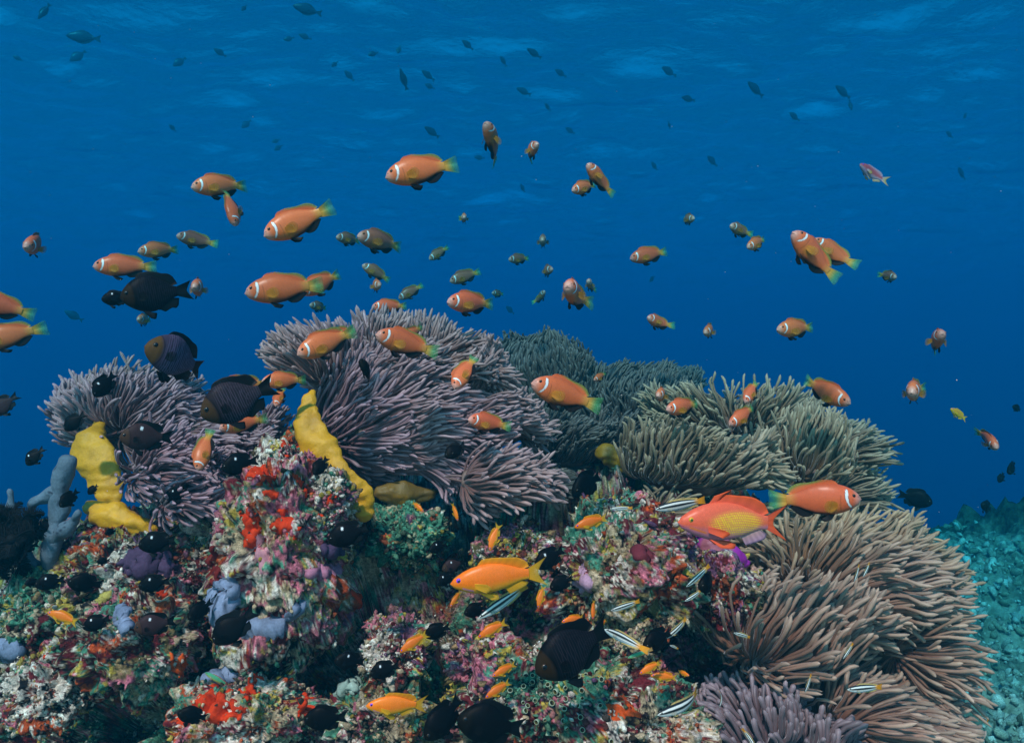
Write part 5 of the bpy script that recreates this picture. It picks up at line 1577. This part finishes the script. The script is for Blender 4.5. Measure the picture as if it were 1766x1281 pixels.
FA = make_far('surgeonfish', .19, .13, .05, (0.03, 0.05, 0.09))
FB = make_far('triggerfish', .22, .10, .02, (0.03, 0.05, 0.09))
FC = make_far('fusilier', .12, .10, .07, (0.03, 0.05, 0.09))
G_FR = 'dark fish far off in the blue water'
FAR = [
    ('A', 115, 65, 167, 64, 54, 5, 'largest dark far fish near the surface at upper left'), ('C', 68, 38, 82, 5, 36, 5, 'dark far fish standing upright at the top left corner'),
    ('B', 122, 109, 144, 87, 32, 8, 'faint far fish nose down below the largest dark one at upper left'), ('A', 504, 13, 551, 20, 48, 5, 'dark far fish at the top edge, left of centre'),
    ('B', 417, 21, 424, 9, 13, 9, 'speck-like far fish at the top edge left of the dark one'), ('B', 369, 85, 388, 96, 22, 6, 'small far fish pointing up left, upper left water'),
    ('B', 299, 117, 318, 99, 26, 9, 'faint far fish nose down between the two upper left groups'), ('B', 23, 97, 37, 104, 15, 9, 'very faint far fish at the far upper left'),
    ('B', 489, 71, 506, 64, 18, 10, 'faint left fish of the faint pair under the top-edge fish'), ('B', 515, 61, 535, 66, 22, 9, 'faint right fish of the faint pair under the top-edge fish'),
    ('B', 292, 215, 302, 226, 15, 8, 'tiny far fish alone well above the left anemonefish'), ('B', 417, 223, 431, 207, 20, 11, 'faint far fish tilted down in the left middle water'),
    ('B', 473, 261, 486, 250, 16, 10, 'lower faint fish of the stacked pair above the sloping anemonefish'), ('B', 469, 247, 482, 240, 15, 10, 'upper faint fish of the stacked pair above the sloping anemonefish'),
    ('B', 572, 117, 582, 106, 15, 11, 'faint far fish nose down left of the two oval ones'), ('B', 594, 122, 609, 138, 22, 8, 'oval far fish left of the upright one, top centre'),
    ('C', 690, 118, 701, 153, 37, 5, 'dark far fish hanging upright at the top centre'), ('B', 686, 95, 690, 78, 18, 7, 'thin far fish right above the upright one at the top centre'),
    ('B', 634, 97, 651, 90, 19, 10, 'faint far fish left above the upright one at the top centre'), ('A', 726, 122, 748, 137, 27, 7, 'upper of two oval far fish right of the upright one'),
    ('B', 732, 146, 749, 152, 19, 8, 'lower of two oval far fish right of the upright one'), ('B', 796, 70, 815, 84, 24, 10, 'faint far fish under the bright ripples at the top'),
    ('A', 907, 85, 933, 98, 30, 6, 'dark oval far fish right of the bright ripples, top centre'), ('A', 889, 153, 915, 162, 29, 7, 'oval far fish below the dark oval one, top centre'),
    ('A', 731, 219, 756, 235, 30, 6, 'far fish pointing up left, just above the topmost orange ones'), ('B', 862, 97, 873, 113, 20, 10, 'faint far fish tilted up left of the dark oval one'),
    ('B', 939, 178, 949, 191, 17, 9, 'tiny tilted far fish right of the centre top pair'), ('B', 956, 121, 976, 131, 23, 11, 'faint far fish right of the dark oval one'),
    ('B', 1139, 117, 1166, 129, 30, 9, 'faint far fish near the surface right of centre'), ('A', 1173, 169, 1199, 172, 27, 7, 'level far fish right of centre under the ripples'),
    ('B', 974, 221, 991, 229, 20, 10, 'faint far fish right of the upright anemonefish'), ('B', 817, 272, 835, 272, 18, 9, 'faint level far fish between the topmost orange anemonefish'),
    ('B', 897, 317, 905, 331, 17, 9, 'tiny tilted far fish under the topmost anemonefish'), ('B', 1122, 279, 1134, 293, 19, 9, 'tiny far fish right of the overlapping orange pair'),
    ('C', 1152, 209, 1156, 222, 14, 9, 'upright tiny far fish below the level one right of centre'), ('A', 1286, 142, 1317, 164, 40, 6, 'dark far fish slanting up left in the upper right water'),
    ('A', 1437, 149, 1468, 167, 37, 6, 'upper fish of the dark far pair at upper right'), ('C', 1467, 194, 1467, 171, 25, 6, 'lower upright fish of the dark far pair at upper right'),
    ('B', 1218, 269, 1237, 285, 26, 8, 'faint far fish high above the olive anemone'), ('B', 1359, 195, 1380, 207, 25, 8, 'faint far fish left of the pink goldie, higher up'),
    ('B', 1649, 289, 1667, 308, 28, 8, 'faint far fish right of the pink goldie'), ('B', 1660, 206, 1669, 194, 15, 10, 'speck-like far fish at the upper right, above the faint one'),
    ('B', 1629, 227, 1645, 237, 19, 11, 'very faint far fish at upper right below the speck-like one'), ('A', 112, 535, 139, 552, 32, 4.5, 'blue-grey far fish in the left water below the large black damselfish'),
    ('B', 1119, 487, 1129, 476, 17, 8, 'faint far fish under the dark-bellied anemonefish'), ('B', 872, 528, 886, 540, 22, 8, 'faint far fish below the tiny dark anemonefish at centre'),
]
KF = {'A': FA, 'B': FB, 'C': FC}
CAT = {'A': 'surgeonfish', 'B': 'triggerfish', 'C': 'fusilier'}
for k, hx, hy, tx, ty, L, d, lab in FAR:
    fs = KF[k]
    if not hasattr(fs, 'me'):
        a = fs.single
        a.V = [v - np.array([.45, 0, 0]) for v in a.V]
        fs.me = a.mesh(fs.kind, [M_SKIN])
    d = min(d * 1.6, 5.0 / max(.05, (CY - min(hy, ty)) / F))
    o = link('distant_fish', fs.me)
    L = max(L, math.hypot(tx - hx, ty - hy) * 1.05)
    k_ = math.sqrt(1 - (math.hypot(tx - hx, ty - hy) / L) ** 2)
    X = np.array([(tx - hx) / L, k_, -(ty - hy) / L])
    X /= np.linalg.norm(X)
    up = np.array([0, 0, 1.0]) - X * X[2]
    up = up / np.linalg.norm(up) if np.linalg.norm(up) > .2 else np.array([1.0, 0, 0])
    if abs(X[2]) > .9: up = np.cross(X, [0, 1.0, 0]); up /= np.linalg.norm(up)
    Y = np.cross(up, X)
    c = P((hx + tx) / 2, (hy + ty) / 2, d)
    s = L * d / F
    o.matrix_world = Matrix(((X[0] * s, Y[0] * s, up[0] * s, c[0]), (X[1] * s, Y[1] * s, up[1] * s, c[1]), (X[2] * s, Y[2] * s, up[2] * s, c[2]), (0, 0, 0, 1)))
    tag(o, lab, 'fish', G_FR)

# ------------------------------------------------------------------ branching blue sponge, feather star, drifting specks
def blue_tube_sponge():
    root = bpy.data.objects.new('branching_sponge', None)
    COL.objects.link(root)
    root.location = Vector(P(92, 960, 1.06))
    tag(root, 'pale blue-grey sponge with thick upright branches left of the left anemone', 'sponge')
    d = 1.06
    br = [([(82, 1000, d + .03), (88, 950, d), (96, 900, d), (102, 855, d), (108, 825, d), (118, 793, d)], [22, 19, 13, 15, 16, 9]),
          ([(100, 850, d), (80, 858, d), (60, 868, d - .005), (50, 890, d)], [11, 9, 8, 7]),
          ([(92, 925, d), (112, 912, d - .01), (126, 897, d - .02), (134, 884, d - .025)], [14, 11, 9, 8]),
          ([(60, 985, d + .01), (40, 950, d), (20, 900, d), (16, 848, d)], [12, 9, 8, 7])]
    for i, (pts, rad) in enumerate(br):
        sp = spline(pts, 30)
        r = spline([(x,) for x in rad], 30)[:, 0]
        path = np.array([P(a, b, c) for a, b, c in sp])
        v, q, t = loft(path, r * path[:, 1] / F, 26, .9, .006, 30, 40 + i)
        C = np.array((0.12, 0.165, 0.22)) * (1 + .2 * fbm(v * 40, 3, 60 + i)[:, None])
        C = np.where((vnoise(v * 200, 44) > .72)[:, None], (.03, .04, .07), C)
        o = link('branch', mesh('branch', v, q, t, C, [M_SPONGE]), root)
        o.matrix_parent_inverse = Matrix.Translation(-Vector(P(92, 960, 1.06)))


def feather_star():
    rs = np.random.RandomState(3)
    c = P(22, 930, 1.05)
    root = bpy.data.objects.new('feather_star', None)
    COL.objects.link(root)
    root.location = Vector(c)
    tag(root, 'black feather star with curled feathery arms at the left edge', 'feather star')
    col_ = np.array((0.003, 0.003, 0.005))
    for i in range(26):
        a = rs.rand() * 2 * np.pi
        e = rs.uniform(-.5, 1.0)
        D = np.array([math.cos(a) * 1.1, -.35 + .5 * math.sin(a) * .5, math.sin(a) * .9])
        D /= np.linalg.norm(D)
        cu = rs.randn(3) * np.array([1, .6, 1])
        n = 34
        p = [np.zeros(3)]
        L = rs.uniform(.05, .078)
        d = D.copy()
        ax = np.cross(d, cu); ax /= np.linalg.norm(ax)
        for k in range(n - 1):
            t = k / n
            ang = (.015 + .11 * max(0, t - .45)) * 1.6
            d = d * math.cos(ang) + np.cross(ax, d) * math.sin(ang)
            p.append(p[-1] + d * L / n)
        p = np.array(p)
        acc = Acc()
        v, q, t3 = loft(p, np.linspace(.0018, .0006, n), 6)
        acc.add(v, q, t3, col_)
        tg, A, B = frames(p)
        for k in range(2, n):
            for sg in (1, -1):
                ln = .014 * math.sin(math.pi * min(1, (k / n) * .9 + .12)) + .002
                for sub in (0, .5):
                    b0 = p[k] * (1 - sub) + p[k - 1] * sub
                    dd = A[k] * sg + tg[k] * .55 + B[k] * rs.uniform(-.25, .25)
                    e1 = b0 + dd * ln
                    wv = tg[k] * .0010
                    th_ = B[k] * .0004
                    V = np.array([b0 - wv, b0 + wv, b0 + th_, e1 - wv * .3, e1 + wv * .3, e1 + th_ * .3])
                    acc.add(V, [(0, 1, 4, 3), (1, 2, 5, 4), (2, 0, 3, 5)], [(3, 4, 5)], col_ * rs.uniform(.6, 1.6))
        link('arm', acc.mesh('arm', [M_SPONGE]), root)
    v, q, n_ = sphere((0, 0, 0), .009, 10, 12)
    link('body', mesh('body', v, q, None, np.tile(col_, (len(v), 1)), [M_SPONGE]), root)


blue_tube_sponge()
feather_star()


def specks():
    rs = np.random.RandomState(9)
    n = 900
    d = rs.uniform(.5, 2.6, n)
    px, py = rs.uniform(-250, 2000, n), rs.uniform(-50, 1000, n)
    p = np.stack([(px - CX) / F * d, d, -(py - CY) / F * d], 1)
    s = .00032 * (0.5 + 1.2 * rs.rand(n) ** 3)
    oc = np.array([(1, 0, 0), (-1, 0, 0), (0, 1, 0), (0, -1, 0), (0, 0, 1), (0, 0, -1)], float)
    T = np.array([(0, 2, 4), (2, 1, 4), (1, 3, 4), (3, 0, 4), (2, 0, 5), (1, 2, 5), (3, 1, 5), (0, 3, 5)])
    V = (p[:, None] + oc[None] * s[:, None, None]).reshape(-1, 3)
    Q = (T[None] + (np.arange(n) * 6)[:, None, None]).reshape(-1, 3)
    tag(link('drifting_specks', mesh('drifting_specks', V, None, Q, np.tile((.7, .7, .65), (len(V), 1)), [M_SPONGE])), kind='stuff')


specks()
